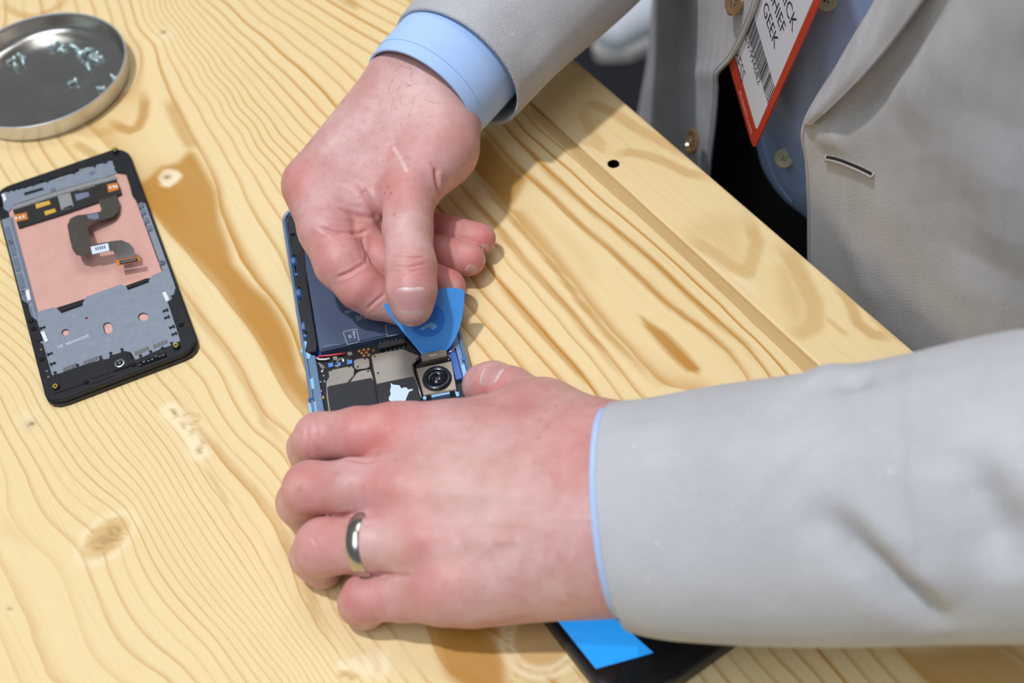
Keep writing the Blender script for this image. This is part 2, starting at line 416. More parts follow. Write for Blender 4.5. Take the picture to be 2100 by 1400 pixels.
# ------------------------------------------------------------------ the pine table
def z3(l): return [(x / 2.2586, 780 + y / 2.2586) for x, y in l]
def z2(l): return [(200 + x / 2.8, 380 + y / 2.8) for x, y in l]
def z1(l): return [(200 + x / 3.0, y / 3.0) for x, y in l]
def z4(l): return [(880 + x / 2.41375, 220 + y / 2.41375) for x, y in l]
def z5(l): return [(600 + x / 3.2308, 1150 + y / 3.2308) for x, y in l]
def z6(l): return [(1400 + x / 3.0, 1250 + y / 3.0) for x, y in l]
def z7(l): return [(1080 + x / 2.1207, 100 + y / 2.1207) for x, y in l]
RINGS = [
 (-1, z3([(0, 1150), (50, 1270), (100, 1400)])),
 (0, z3([(0, 890), (45, 1050), (110, 1220), (185, 1400)])),
 (1, z3([(0, 610), (60, 660), (160, 770), (260, 830), (310, 950), (360, 1070), (400, 1190), (470, 1320), (540, 1400)])),
 (2, z3([(0, 230), (60, 340), (125, 440), (175, 560), (230, 660), (330, 770), (390, 860), (440, 980), (490, 1110), (560, 1230), (650, 1310), (760, 1370)])),
 (3, z3([(0, 70), (60, 200), (130, 310), (190, 420), (260, 560), (340, 650)]) + z3([(480, 870), (530, 970), (590, 1090), (680, 1200), (780, 1290), (900, 1390)])),
 (4, z3([(60, 100), (170, 290), (230, 390), (300, 500), (380, 580)]) + z3([(560, 860), (620, 980), (690, 1080), (800, 1200), (940, 1340)])),
 (5, z3([(60, 0), (140, 170), (220, 290), (290, 400), (370, 480), (470, 560), (560, 620), (610, 720), (640, 830), (690, 930), (760, 1030), (870, 1150), (1000, 1300), (1060, 1400)])),
 (6, z3([(150, 50), (250, 220), (340, 350), (420, 450), (520, 540), (600, 610), (650, 710), (700, 820), (760, 920), (840, 1030), (960, 1160), (1120, 1380)])),
 (7, z3([(190, 60), (310, 250), (400, 380), (500, 480), (590, 545), (650, 650), (720, 780), (800, 900), (900, 1020), (1010, 1140), (1180, 1380)])),
 (8, z3([(270, 90), (390, 290), (480, 400), (580, 500), (650, 570), (710, 670), (780, 790), (860, 910), (960, 1030), (1080, 1160), (1240, 1370)])),
 (9, z3([(330, 90), (450, 270), (560, 400), (640, 480), (700, 590), (780, 720), (880, 880), (1000, 1030), (1120, 1160), (1290, 1370)])),
 (10, z3([(390, 70), (500, 240), (620, 400), (690, 500), (760, 620), (850, 770), (960, 930), (1080, 1080), (1200, 1210), (1350, 1380)])),
 (18, z3([(660, 20), (780, 150), (920, 350), (1000, 480), (1120, 650), (1240, 840), (1330, 1000), (1420, 1150), (1530, 1300)])),
 (19, z3([(800, 60), (930, 240), (1000, 310), (1100, 430), (1190, 520), (1280, 640), (1350, 800), (1420, 950), (1470, 1100), (1560, 1240)])),
 (20, z3([(860, 50), (950, 170), (1020, 280), (1110, 370), (1200, 480), (1300, 620), (1360, 740)]) + z5([(60, 200), (180, 430), (340, 630)])),
 (21, z3([(950, 0), (1030, 180), (1110, 290), (1220, 400), (1330, 540), (1390, 620)]) + z5([(180, 130), (320, 390), (460, 590)])),
 (22, z2([(540, 880), (640, 1000), (740, 1180)]) + z3([(1130, 180), (1230, 270), (1330, 345)])),
 (23, z2([(470, 600), (560, 720), (640, 830), (760, 980), (850, 1140), (930, 1290)]) + z3([(1230, 200), (1380, 350)])),
 (24, [(150, 220), (228, 320)] + z2([(240, 60), (300, 170), (400, 290), (540, 430), (680, 580), (780, 730), (890, 880), (980, 1030), (1060, 1170), (1180, 1310)]) + z5([(890, 380), (930, 600), (1000, 780)])),
 (25, z1([(0, -300), (130, -100), (200, 40), (260, 200), (370, 420), (430, 560), (500, 700), (570, 830), (650, 960), (710, 1080), (740, 1170)]) + z2([(720, 200), (770, 330), (800, 440), (900, 560), (1000, 640), (1080, 760), (1130, 860), (1170, 1000)]) + z5([(1380, 480), (1480, 620), (1700, 780)])),
 (26, z1([(250, 0), (410, 250), (470, 420), (560, 600), (640, 740), (720, 880), (800, 1010), (870, 1140)]) + z2([(830, 60), (900, 180), (960, 270), (1030, 370), (1070, 450), (1090, 550)])),
 (27, z1([(310, 0), (450, 250), (540, 420), (640, 580), (740, 750), (850, 920), (960, 1090), (1080, 1290)])),
 (28, z1([(360, 0), (480, 220), (620, 420), (760, 620), (900, 820), (1040, 1040), (1150, 1230)])),
 (31, z1([(420, 0), (560, 220), (720, 430), (880, 640), (1040, 850), (1200, 1010)])),
 (34, z1([(550, 0), (700, 170), (880, 360), (1060, 560), (1250, 780), (1330, 860)])),
 (36, z1([(640, 0), (860, 200), (1040, 370), (1220, 540), (1400, 720)])),
 (37, z1([(760, 0), (960, 190), (1200, 400), (1440, 650)]) + z4([(310, 830), (430, 970), (560, 1120), (700, 1270), (800, 1390)]) + z6([(830, 270), (970, 430)])),
 (35, z4([(150, 950), (380, 1200), (470, 1320)]) + z6([(560, 300), (730, 440)])),
 (38, z1([(880, 0), (1100, 190), (1330, 370), (1500, 520)]) + z4([(340, 680), (500, 870), (640, 1040), (780, 1210), (900, 1370)])),
 (39, z1([(960, 0), (1200, 180), (1420, 360), (1560, 500)]) + z4([(150, 390), (260, 510), (340, 600), (450, 740), (560, 860), (680, 990), (830, 1170), (1000, 1390)]) + z6([(1150, 260), (1310, 430)])),
 (40, z1([(1060, 0), (1300, 170), (1480, 310), (1620, 430)]) + z4([(190, 290), (280, 390), (370, 500), (450, 600), (560, 720), (650, 830), (760, 980), (880, 1120), (1010, 1250), (1130, 1390)]) + z6([(1290, 250), (1450, 450)])),
 (41, z1([(1150, 0), (1350, 130), (1530, 250), (1700, 340)]) + z4([(290, 130), (380, 240), (500, 350), (620, 450), (760, 590), (900, 710), (1050, 850), (1200, 990), (1370, 1110), (1480, 1210), (1560, 1320)]) + z6([(1950, 190), (2200, 420)])),
 (42, z4([(380, 90), (480, 200), (600, 330), (720, 440), (840, 540), (1000, 670), (1150, 800), (1300, 950), (1440, 1070), (1560, 1170), (1670, 1300)])),
 (43, z4([(440, 90), (560, 200), (700, 320), (850, 470), (1000, 590), (1150, 720), (1300, 860), (1450, 980), (1600, 1130), (1730, 1290)])),
 (44, z4([(520, 110), (650, 210), (800, 340), (950, 470), (1100, 600), (1250, 730), (1400, 870), (1500, 980), (1600, 1090), (1700, 1170)])),
]
def se(pts, z=0.0):
    X = np.array([P(x, y, z) for x, y in pts]); D = X - TA
    return np.stack([D @ TT, D @ TN], -1)
_pts = []; _val = []
for v, l in RINGS:
    q = se(l); _pts.append(q); _val += [v] * len(q)
_pts = np.concatenate(_pts) / 100.0; _val = np.array(_val, float)
def _tps(r2): return np.where(r2 < 1e-12, 0, .5 * r2 * np.log(np.maximum(r2, 1e-12)))
_n = len(_pts)
_K = _tps(((_pts[:, None] - _pts[None]) ** 2).sum(-1)) + np.eye(_n) * .02
_A = np.zeros((_n + 3, _n + 3)); _A[:_n, :_n] = _K; _A[:_n, _n] = 1; _A[:_n, _n + 1:] = _pts; _A[_n, :_n] = 1; _A[_n + 1:, :_n] = _pts.T
_w = np.linalg.solve(_A, np.r_[_val, 0, 0, 0])
def ring_value(Q):
    Q = Q / 100.0; out = np.zeros(len(Q))
    for i in range(0, len(Q), 20000):
        q = Q[i:i + 20000]
        out[i:i + 20000] = _tps(((q[:, None] - _pts[None]) ** 2).sum(-1)) @ _w[:_n] + _w[_n] + q @ _w[_n + 1:]
    return out
def sstep(x, lo, hi):
    t = np.clip((x - lo) / (hi - lo), 0, 1); return t * t * (3 - 2 * t)
def stroke(Q, pts, w, strength, z=0.0):                   # a stained line on the board
    d, t = pl_dist(Q, se(pts, z), True)
    return strength * (1 - sstep(d, w * .35, w)) * np.clip(np.minimum(t, 1 - t) * 6 + .05, 0, 1)
def inside(Q, poly):
    x, y = Q[:, 0], Q[:, 1]; c = np.zeros(len(Q), bool); n = len(poly)
    for i in range(n):
        x0, y0 = poly[i]; x1, y1 = poly[(i + 1) % n]
        m = ((y0 > y) != (y1 > y)) & (x < (x1 - x0) * (y - y0) / (y1 - y0 + 1e-12) + x0); c ^= m
    return c
def patch(Q, pts, soft, strength, z=0.0):                 # a stained area with a soft border
    poly = se(pts, z); d = pl_dist(Q, np.vstack([poly, poly[:1]])); sg = np.where(inside(Q, poly), -d, d)
    return strength * (1 - sstep(sg, -soft, soft * .3))
def blob(Q, c, r, strength, z=0.0, asp=1.0):
    q = Q - se([c], z)[0]; return strength * np.exp(-((q[:, 0] / (r * asp)) ** 2 + (q[:, 1] / r) ** 2))
def wood_main(Q):
    ring = ring_value(Q)
    amber = np.zeros(len(Q)); dark = np.zeros(len(Q)); pale = np.zeros(len(Q)); con = np.ones(len(Q))
    mx = lambda a, b: np.maximum(a, b)
    # resin-rich amber band that runs between rings 24 and 25
    band = [(228, 400), (300, 465)] + z2([(300, 170), (400, 290), (540, 430), (680, 580), (780, 730), (890, 880), (980, 1030), (1060, 1170), (1180, 1310)]) + [(700, 960), (800, 1120), (870, 1260)] + z5([(930, 600), (1000, 780)]) + [(960, 1440), (1050, 1440)] + z5([(1430, 620), (1330, 420)]) + [(960, 1180), (860, 1020), (700, 860)] + z2([(1180, 1060), (1170, 1000), (1130, 860), (1080, 760), (1000, 640), (900, 560), (800, 440), (770, 330), (720, 200), (700, 30)]) + z1([(690, 1060), (620, 940), (560, 900), (540, 930), (480, 990), (380, 1010), (290, 1090)])
    amber = mx(amber, patch(Q, band, 5, .8))
    amber = mx(amber, stroke(Q, z1([(430, 600), (480, 720), (540, 840), (600, 930)]), 5, .5))
    amber = mx(amber, stroke(Q, z1([(60, 730), (130, 780), (200, 805), (250, 780), (280, 720), (290, 640), (275, 540)]), 4.5, .65))
    amber = mx(amber, stroke(Q, [(0, 195), (60, 240), (190, 275), (260, 262)], 5, .25))
    amber = mx(amber, stroke(Q, [(0, 6), (40, 30), (75, 35), (120, 14), (140, -10)], 4, .4))
    amber = mx(amber, stroke(Q, [(150, 290), (180, 310), (220, 335)], 4, .5))
    amber = mx(amber, patch(Q, z1([(1450, -10), (1500, 30), (1580, 70), (1620, 60), (1600, -10)]), 4, .5))
    # right half: brown band below the sleeve, the loose resin streak
    amber = mx(amber, patch(Q, z4([(190, 290), (290, 400), (370, 500), (430, 480), (500, 350), (380, 240), (300, 130), (220, 140)]), 4, .75))
    amber = mx(amber, patch(Q, z4([(370, 500), (450, 600), (560, 720), (650, 830), (760, 980), (880, 1120), (1010, 1250), (1130, 1390), (1230, 1390), (1060, 1240), (900, 1050), (780, 900), (700, 780), (600, 640), (480, 500)]), 5, .42))
    amber = mx(amber, patch(Q, z4([(480, 480), (640, 560), (820, 720), (860, 860), (760, 860), (640, 700)]), 14, .22))
    amber = mx(amber, patch(Q, z4([(1030, 1010), (1100, 1060), (1180, 1110), (1260, 1190), (1350, 1290), (1340, 1325), (1270, 1310), (1190, 1240), (1120, 1160), (1060, 1090)]), 2.2, .85))
    amber = mx(amber, patch(Q, z6([(1290, 250), (1450, 450), (1500, 520), (2400, 620), (2300, 430), (1930, 170)]), 6, .55))
    amber = mx(amber, patch(Q, z6([(1740, 330), (1800, 300), (1900, 380), (2000, 460), (1880, 470)]), 4, .8))
    for l in (39, 37, 41, 42, 40):
        pts = [p for v, q in RINGS if v == l for p in q if p[0] > 900 and p[1] < 900]
        amber = mx(amber, stroke(Q, pts, 2.4, .6))
    for l in (23, 19):
        pts = [p for v, q in RINGS if v == l for p in q if p[1] > 560]
        amber = mx(amber, stroke(Q, pts, 2.8, .35))
    amber = mx(amber, patch(Q, z3([(0, 600), (60, 660), (170, 780), (120, 760), (0, 720)]), 9, .3))
    # knots
    pale = mx(pale, patch(Q, z1([(365, 1085), (400, 1040), (440, 1032), (500, 1045), (535, 1080), (500, 1120), (440, 1160), (385, 1150)]), 2.2, 1))
    amber = amber * (1 - pale); con = con * (1 - pale)
    dark = mx(dark, blob(Q, (343, 363), 1.7, .9)); amber = mx(amber, blob(Q, (330, 350), 8, .25))
    dark = mx(dark, blob(Q, (335, 66), 1.5, .95)); pale = mx(pale, blob(Q, (338, 72), 6, .5))
    dark = mx(dark, blob(Q, (64, 869), 1.5, .9)); dark = mx(dark, blob(Q, (62, 868), 3.5, .25)); pale = mx(pale, blob(Q, (58, 862), 5, .6))
    dark = mx(dark, blob(Q, (20, 1246), .9, .7))
    kq = se([(218, 1102)])[0]; kx = se([(262, 1062)])[0] - kq; kl = np.hypot(*kx); kx = kx / kl; ky = np.array([-kx[1], kx[0]])
    a = (Q - kq) @ kx / (kl * .82); b = (Q - kq) @ ky / (kl * .56); rr = np.sqrt(a * a + b * b)
    kn = 1 - sstep(rr, .75, 1.0)
    amber = mx(amber, kn * .42); con = con * (1 - kn); ring = ring + 0
    amber = mx(amber, .32 * np.exp(-((rr - 1.0) / .14) ** 2))
    pale = mx(pale, .5 * np.exp(-((rr - 1.4) / .25) ** 2))
    dark = mx(dark, (b < .15) * (.34 * np.exp(-((rr - .3) / .1) ** 2) + .3 * np.exp(-((rr - .62) / .09) ** 2))); dark = mx(dark, .3 * np.exp(-(rr / .16) ** 2))
    dark = mx(dark, stroke(Q, z3([(400, 765), (470, 725), (540, 660)]), .8, .2))
    # pitch pocket
    pp = z3([(790, 140), (850, 190), (900, 250), (925, 330)])
    pk = 1 - sstep(pl_dist(Q, se(pp)), 3, 7)
    pale = mx(pale, pk * .8); con = con * (1 - .8 * pk)
    for l in ([(780, 130), (810, 140), (815, 165), (800, 180)], [(835, 170), (880, 150), (920, 165)], [(850, 200), (905, 200), (930, 160)], [(880, 270), (890, 225), (930, 225), (940, 290), (915, 345)], [(840, 180), (860, 230)]):
        amber = mx(amber, stroke(Q, z3(l), 1.4, .4))
    dark = mx(dark, stroke(Q, z3([(905, 310), (920, 335), (935, 315)]), 1.3, .45)); dark = mx(dark, stroke(Q, z3([(785, 135), (810, 142), (812, 160)]), .8, .4))
    dark = mx(dark, stroke(Q, z3([(930, 345), (1000, 480), (1080, 590)]), 1.0, .25))
    # big knot beside the lower phone
    kc = se([(1112, 1310)])[0]; d = np.hypot(*(Q - kc).T)
    kn = 1 - sstep(d, 14, 20)
    con = con * (1 - kn); amber = mx(amber, .5 * (1 - sstep(d, 10, 14)))
    for r_ in (14.5, 18.5, 22): amber = mx(amber, .38 * np.exp(-((d - r_) / .8) ** 2))
    pale = mx(pale, .8 * np.exp(-((d - 12.8) / 1.1) ** 2)); pale = mx(pale, .6 * np.exp(-((d - 16.5) / 1.4) ** 2))
    amber = amber * (1 - .7 * np.exp(-((d - 16.5) / 1.2) ** 2))
    for l in ([(290, 720), (330, 690), (380, 740)], [(380, 640), (430, 700), (500, 740)], [(480, 600), (520, 690), (500, 790)], [(580, 570), (620, 680), (590, 800)]):
        pale = mx(pale, stroke(Q, z5(l), 2.6, .8))
    amber = mx(amber, stroke(Q, z5([(300, 760), (360, 740), (420, 790)]), 2, .5))
    con = con * (1 - patch(Q, z5([(260, 640), (700, 480), (900, 500), (900, 800), (260, 830)]), 8, .75))
    # fewer, fainter lines where the board is plain
    con = con * (.6 + .4 * sstep(ring, 17, 24)) * (1 + .2 * sstep(Q[:, 1], -170, -110) * sstep(ring, 33, 38))
    for c, r_, k_ in (((320, 300), 26, .6), ((1180, 520), 22, .5), ((90, 1180), 30, .4)):
        con = con * (1 - blob(Q, c, r_, k_, asp=2))
    ch = Q[:, 1] > E_SEAM + .2; con = np.where(ch, .15, con); amber = np.where(ch, .34, amber)
    return dict(ring=ring, amber=np.clip(amber, 0, 1), dark=np.clip(dark, 0, 1), pale=np.clip(pale, 0, 1), contrast=np.clip(con, 0, 1.2))
ZE = -2.5                                                  # the edge board lies a little lower
def wood_edge(Q):
    z = ZE; amber = np.zeros(len(Q)); mx = np.maximum
    for l, w_, k_ in (([(230, 260), (290, 240), (380, 280), (470, 340), (560, 390), (640, 430), (720, 480)], 5, .4),
                      ([(230, 250), (270, 330), (300, 390), (340, 440)], 5, .32), ([(240, 400), (300, 420), (350, 450)], 3.5, .3),
                      ([(380, 460), (450, 450), (530, 465), (620, 500), (700, 540), (820, 570)], 4.5, .45),
                      ([(930, 700), (975, 770), (1000, 840), (985, 900), (960, 975), (900, 950), (820, 890), (740, 840), (660, 810)], 5.5, .4),
                      ([(1100, 830), (1150, 900), (1200, 1010), (1250, 1110), (1250, 1200), (1200, 1230), (1120, 1220)], 7, .42),
                      ([(1330, 1000), (1400, 1090), (1440, 1190), (1500, 1240), (1600, 1260)], 4, .5),
                      ([(1300, 1170), (1400, 1250)], 2, .35), ([(1480, 1140), (1560, 1220), (1660, 1290)], 2.5, .35),
                      ([(30, 60), (180, 30), (300, 110), (420, 210)], 4, .35)):
        amber = mx(amber, stroke(Q, z7(l), w_, k_ * .85, z))
    amber = mx(amber, patch(Q, z7([(640, 800), (760, 850), (960, 975), (985, 880), (960, 740), (880, 700), (760, 700)]), 12, .2, z))
    amber = mx(amber, patch(Q, z7([(1060, 950), (1120, 880), (1190, 1000), (1240, 1130), (1230, 1220), (1130, 1210), (1080, 1100)]), 8, .28, z))
    amber = mx(amber, patch(Q, z7([(240, 260), (290, 245), (340, 330), (330, 420), (270, 350)]), 8, .22, z))
    pale = patch(Q, z7([(190, 400), (260, 420), (420, 560), (640, 780), (760, 860), (1000, 1020), (1030, 1110), (880, 1010), (600, 760)]), 7, .6, z)
    ring = Q[:, 1] / 9.0 + .12 * np.sin(Q[:, 0] / 60)
    return dict(ring=ring, amber=amber, dark=np.zeros(len(Q)), pale=pale, contrast=np.full(len(Q), .12))

sl = se([(1056, 213), (1188, 333), (1628, 732)]); E_SEAM = float(sl[:, 1].mean())
sr = se([(1094, 213), (1665, 732)], ZE); E_SEAM2 = float(sr[:, 1].mean())
E_OUT = float(se([(1180, 123), (1869, 715)], ZE)[:, 1].mean())
S0, S1, E0 = -460.0, 1050.0, -760.0
table = root('table', W(200, -330, -900), 'pale pine table with amber grain and a bolted edge board', 'table')
vis = se([(0, 0), (0, 1400), (2100, 1400), (1000, 0), (1900, 760), (0, 700), (1050, 1400)])
sa, sb, ea = vis[:, 0].min() - 15, min(vis[:, 0].max() + 15, 620), vis[:, 1].min() - 15
def axis_lines(lo, a, b, hi, fine, coarse):
    l = list(np.arange(lo, a, coarse)) + list(np.arange(a, b, fine))
    return np.array(l + list(np.linspace(b, hi, max(2, int((hi - b) / coarse) + 1))))
us = axis_lines(S0, sa, sb, S1, 1.7, 20); vs = axis_lines(E0, ea, E_SEAM - .01, E_SEAM, 1.7, 20)
vs = vs[(np.r_[1, np.diff(vs)] > .3)]; vs[-1] = E_SEAM
G = np.stack(np.meshgrid(us, vs), -1).reshape(-1, 2)
V = TA + G[:, :1] * TT + G[:, 1:] * TN
F = grid_faces(len(us), len(vs))
nu, nv = len(us), len(vs)
def strip_rows(V, F, G, rowstart, prof):                  # carry the border row down as chamfer and side
    base = len(V); rows = [list(range(rowstart, rowstart + nu))]
    for de, z in prof:
        VV = V[rows[0]] + de * TN + np.array([0, 0, z]); i0 = len(V)
        V = np.vstack([V, VV]); G = np.vstack([G, G[rows[0]] + [0, de]])
        new = list(range(i0, i0 + nu)); last = rows[-1]
        for j in range(nu - 1): F.append((last[j], last[j + 1], new[j + 1], new[j]))
        rows.append(new)
    return V, F, G
wid = E_SEAM2 - E_SEAM
V, F, G = strip_rows(V, F, G, (nv - 1) * nu, [(.3, -.06), (wid * .45, -1.9), (wid * .86, -3.6), (wid * .9, -40)])
main = mesh('tabletop_panel', V, F, 'pine', table, True, attrs=wood_main(G), sharp=24)
# other faces of the panel (sides and underside)
bm = bmesh.new()
c = [W(S0, E0, -.4), W(S1, E0, -.4), W(S1, E_SEAM, -.4), W(S0, E_SEAM, -.4)]
vt = [bm.verts.new(p) for p in c]; vb = [bm.verts.new(p + np.array([0, 0, -39.6])) for p in c]
bm.faces.new(vb[::-1])
for i in range(4): bm.faces.new((vt[i], vt[(i + 1) % 4], vb[(i + 1) % 4], vb[i]))
from_bm('panel_underside', bm, 'pine', table, False)
# edge board with a real bolt hole
hc = se([(1258, 336)], ZE)[0]; hr = 3.2
us2 = axis_lines(S0, sa, 330, S1, 1.6, 20); vs2 = np.linspace(E_SEAM2 + .7, E_OUT - 1.2, 48)
G = np.stack(np.meshgrid(us2, vs2), -1).reshape(-1, 2); nu2, nv2 = len(us2), len(vs2)
bm = bmesh.new()
bv = [bm.verts.new(TA + g_[0] * TT + g_[1] * TN + np.array([0, 0, ZE])) for g_ in G]
for f_ in grid_faces(nu2, nv2):
    cc = G[list(f_)].mean(0)
    if np.hypot(*(cc - hc)) > hr + .9: bm.faces.new([bv[i] for i in f_])
bmesh.ops.delete(bm, geom=[v for v in bm.verts if not v.link_faces], context='VERTS')
loop = [e for e in bm.edges if e.is_boundary and np.hypot(*(np.array([(np.array(e.verts[0].co) - TA) @ TT, (np.array(e.verts[0].co) - TA) @ TN]) - hc)) < hr + 4 and abs(((np.array(e.verts[0].co) - TA) @ TN) - (E_SEAM2 + .7)) > .05]
cir = [bm.verts.new(TA + (hc[0] + hr * math.cos(a)) * TT + (hc[1] + hr * math.sin(a)) * TN + np.array([0, 0, ZE])) for a in np.linspace(0, 2 * math.pi, 25)[:-1]]
ce = [bm.edges.new((cir[i], cir[(i + 1) % 24])) for i in range(24)]
bmesh.ops.bridge_loops(bm, edges=loop + ce)
dn = [bm.verts.new(v.co + Vector((0, 0, -16))) for v in cir]
for i in range(24): bm.faces.new((cir[i], cir[(i + 1) % 24], dn[(i + 1) % 24], dn[i]))
bm.faces.new(dn)
bm.verts.index_update(); bm.normal_update()
for f_ in bm.faces:
    if f_.normal.z < -.5: f_.normal_flip()
V = np.array([v.co[:] for v in bm.verts]); F = [[v.index for v in f_.verts] for f_ in bm.faces]; bm.free()
Gq = np.stack([(V - TA) @ TT, (V - TA) @ TN], -1)
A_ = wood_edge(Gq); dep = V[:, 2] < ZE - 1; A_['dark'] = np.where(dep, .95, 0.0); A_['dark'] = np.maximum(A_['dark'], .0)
eb = mesh('edge_board', V, F, 'pine', table, True, attrs=A_, sharp=30)
# rounded long sides and faces of the edge board
prof = [(E_SEAM2 + .7, ZE), (E_SEAM2 + .1, ZE - .25), (E_SEAM2 - .2, ZE - .9), (E_SEAM2 - .2, ZE - 38), (E_OUT, ZE - 38), (E_OUT, ZE - 1.2), (E_OUT - .35, ZE - .35), (E_OUT - 1.2, ZE)]
uu = np.linspace(S0, S1, 120); V = np.array([W(s_, e_, z_) for e_, z_ in prof for s_ in uu]); F = [f_[::-1] for f_ in grid_faces(120, len(prof))]
F.append([i * 120 for i in range(len(prof))]); F.append([i * 120 + 119 for i in range(len(prof))][::-1])
Gq = np.stack([(V - TA) @ TT, (V - TA) @ TN], -1)
mesh('board_sides', V, F, 'pine', eb, True, attrs=wood_edge(Gq), sharp=30)
for s_, e_ in ((S0 + 60, E0 + 60), (S1 - 60, E0 + 60), (S0 + 60, -110), (S1 - 60, -110)):
    pts = [W(s_ + a * 35, e_ + b * 35, 0) for a, b in ((-1, -1), (1, -1), (1, 1), (-1, 1))]
    prism('leg', pts, -900, -40, 'pine', table, 0, 3)
# ------------------------------------------------------------------ round tin dish with screws
DC = np.array([-251.33, 628.2, 0.0]); DR = 50.66; DH = 12.5
dish = root('dish', DC, 'round shallow aluminium dish holding loose screws', 'dish')
lathe('body', [(0, 0.02), (DR - 4, 0.02), (DR - 2.2, .6), (DR - 1.4, 2.2), (DR - .5, DH - 1.2), (DR - .2, DH - .5)], DC, 'aluminium_wall', dish, 128)
lathe('inside', [(DR - .9, DH - .6), (DR - 1.5, DH - 2), (DR - 2.4, 4.4), (DR - 3.6, 2.2), (DR - 6.0, 1.2), (DR - 9, .95), (0, .9)], DC, 'aluminium', dish, 128)
lathe('rim', [(DR - .95, DH - .7), (DR - .9, DH - .2), (DR - .6, DH + .1), (DR - .2, DH + .1), (DR + .1, DH - .2), (DR + .1, DH - .7), (DR - .2, DH - .8)], DC, 'aluminium_wall', dish, 128)

sp = [(0, 0), (1.1, .0), (1.35, .35), (1.35, .75), (1.1, .95), (.55, .95), (.5, .6), (.001, .6)]
prof = [(.001, -3.9), (.45, -3.7), (.62, -3.3)] + [(r, -3.2 + i * .25) for i, r in enumerate([.62, .78] * 6)] + [(.62, -.1), (1.3, 0), (1.4, .4), (1.3, .85), (.7, .95), (.55, .55), (.001, .5)]
proto = lathe('screw', prof, (0, 0, 0), 'zinc', None, 10, origin=(0, 0, 0))
SCREWS = [((28, 120), 'far left'), ((40, 113), ''), ((47, 122), ''), ((33, 137), ''), ((104, 96), ''), ((118, 88), ''), ((128, 96), ''), ((134, 106), ''), ((148, 94), ''), ((160, 104), ''), ((163, 114), ''), ((174, 106), ''), ((186, 103), ''), ((198, 110), ''), ((206, 118), ''), ((190, 120), ''), ((180, 133), ''),
          ((154, 165), 'lone'), ((212, 181), 'rim'), ((235, 160), 'rim')]
for i, (p, _k) in enumerate(SCREWS):
    o = proto if i == 0 else proto.copy()
    if i: COL.objects.link(o)
    c = P(*p, 2.4)
    az = {17: 1.9, 18: 1.2, 19: .6}.get(i, random.uniform(0, 6.28))
    o.rotation_euler = (math.pi / 2 + random.uniform(-.12, .12), 0, az)
    o.location = (c - np.array([0, 0, .05])) * MM; o.scale = (1.25,) * 3
    if i < 4: tag(o, 'small zinc screw in the little heap of four at the left of the dish', 'screw', 'heap of four screws in the dish')
    elif i < 17: tag(o, 'small zinc screw in the big heap at the far side of the dish', 'screw', 'big heap of screws in the dish')
    elif i == 17: tag(o, 'single zinc screw lying alone in the middle of the dish', 'screw')
    elif i == 18: tag(o, 'zinc screw by the near right wall of the dish, the lower of two', 'screw')
    else: tag(o, 'zinc screw by the right wall of the dish, the upper of two', 'screw')

# ------------------------------------------------------------------ frames of reference for the flat devices
class Frame:
    def __init__(s, cx, cy, th): s.c = np.array([cx, cy]); s.ax = np.array([math.cos(th), math.sin(th)]); s.bx = np.array([-s.ax[1], s.ax[0]])
    def w(s, a, b): return s.c + s.ax * a + s.bx * b
    def w3(s, a, b, z): return np.r_[s.w(a, b), z]
    def l(s, px, py, z): q = P(px, py, z)[:2] - s.c; return q @ s.ax, q @ s.bx
    def box(s, name, a0, b0, a1, b1, z0, z1, mat, par, r=.3, bevel=.1):
        a0, a1 = sorted((a0, a1)); b0, b1 = sorted((b0, b1)); r = min(r, (a1 - a0) * .45, (b1 - b0) * .45)
        return prism(name, [s.w(a0, b0), s.w(a1, b0), s.w(a1, b1), s.w(a0, b1)], z0, z1, mat, par, bevel, r)
    def rect(s, name, p, q, z0, z1, mat, par, r=.3, bevel=.1):
        a0, b0 = s.l(*p, z1); a1, b1 = s.l(*q, z1); return s.box(name, a0, b0, a1, b1, z0, z1, mat, par, r, bevel)
    def cbox(s, name, p, wmm, hmm, z0, z1, mat, par, r=.3, bevel=.1):
        a, b = s.l(*p, z1); return s.box(name, a - wmm / 2, b - hmm / 2, a + wmm / 2, b + hmm / 2, z0, z1, mat, par, r, bevel)
def pp(l, z): return [P(x, y, z)[:2] for x, y in l]
def poly(name, l, z0, z1, mat, par, r=0, bevel=.1):
    pts = pp(l, z1)
    if par is not None and (par is mod or par.parent is mod):
        pts = [MF.w(np.clip((q - MF.c) @ MF.ax, -36.9, 36.9), np.clip((q - MF.c) @ MF.bx, -79.6, 79.6)) for q in pts]
    return prism(name, pts, z0, z1, mat, par, bevel, r)
def A5(l): return [(x / 5, 280 + y / 5) for x, y in l]
def B5(l): return [(x / 5, 560 + y / 5) for x, y in l]

# ------------------------------------------------------------------ display module lying face down
MF = Frame(-210.06, 473.04, .30327)
mod = root('phone_display_module', np.r_[MF.c, 0], 'detached phone display module lying face down beside the dish', 'phone part')
MF.box('bezel', -37.9, -80.8, 37.9, 80.8, .05, 3.0, 'black_plastic', mod, 9.5, .7)
poly('copper_foil', [(16, 428), (240, 350), (258, 354), (332, 557), (312, 568), (72, 645)], 2.9, 3.2, 'copper_foil', mod, 0, .05)
top_in = A5([(5, 700), (15, 600), (50, 560), (85, 570), (110, 545), (150, 560), (160, 535), (200, 545), (210, 520), (250, 530), (300, 500), (340, 505), (440, 455), (490, 470), (520, 430), (660, 400), (680, 380), (770, 380), (790, 340), (950, 300), (975, 320), (985, 285), (1040, 270), (1090, 275), (1105, 245), (1150, 240), (1170, 265), (1155, 285), (1185, 305), (1170, 330), (1195, 365), (1290, 380), (1330, 500), (1355, 600), (1420, 690)])
out = [np.array(MF.l(*p, 4.2)) for p in top_in]
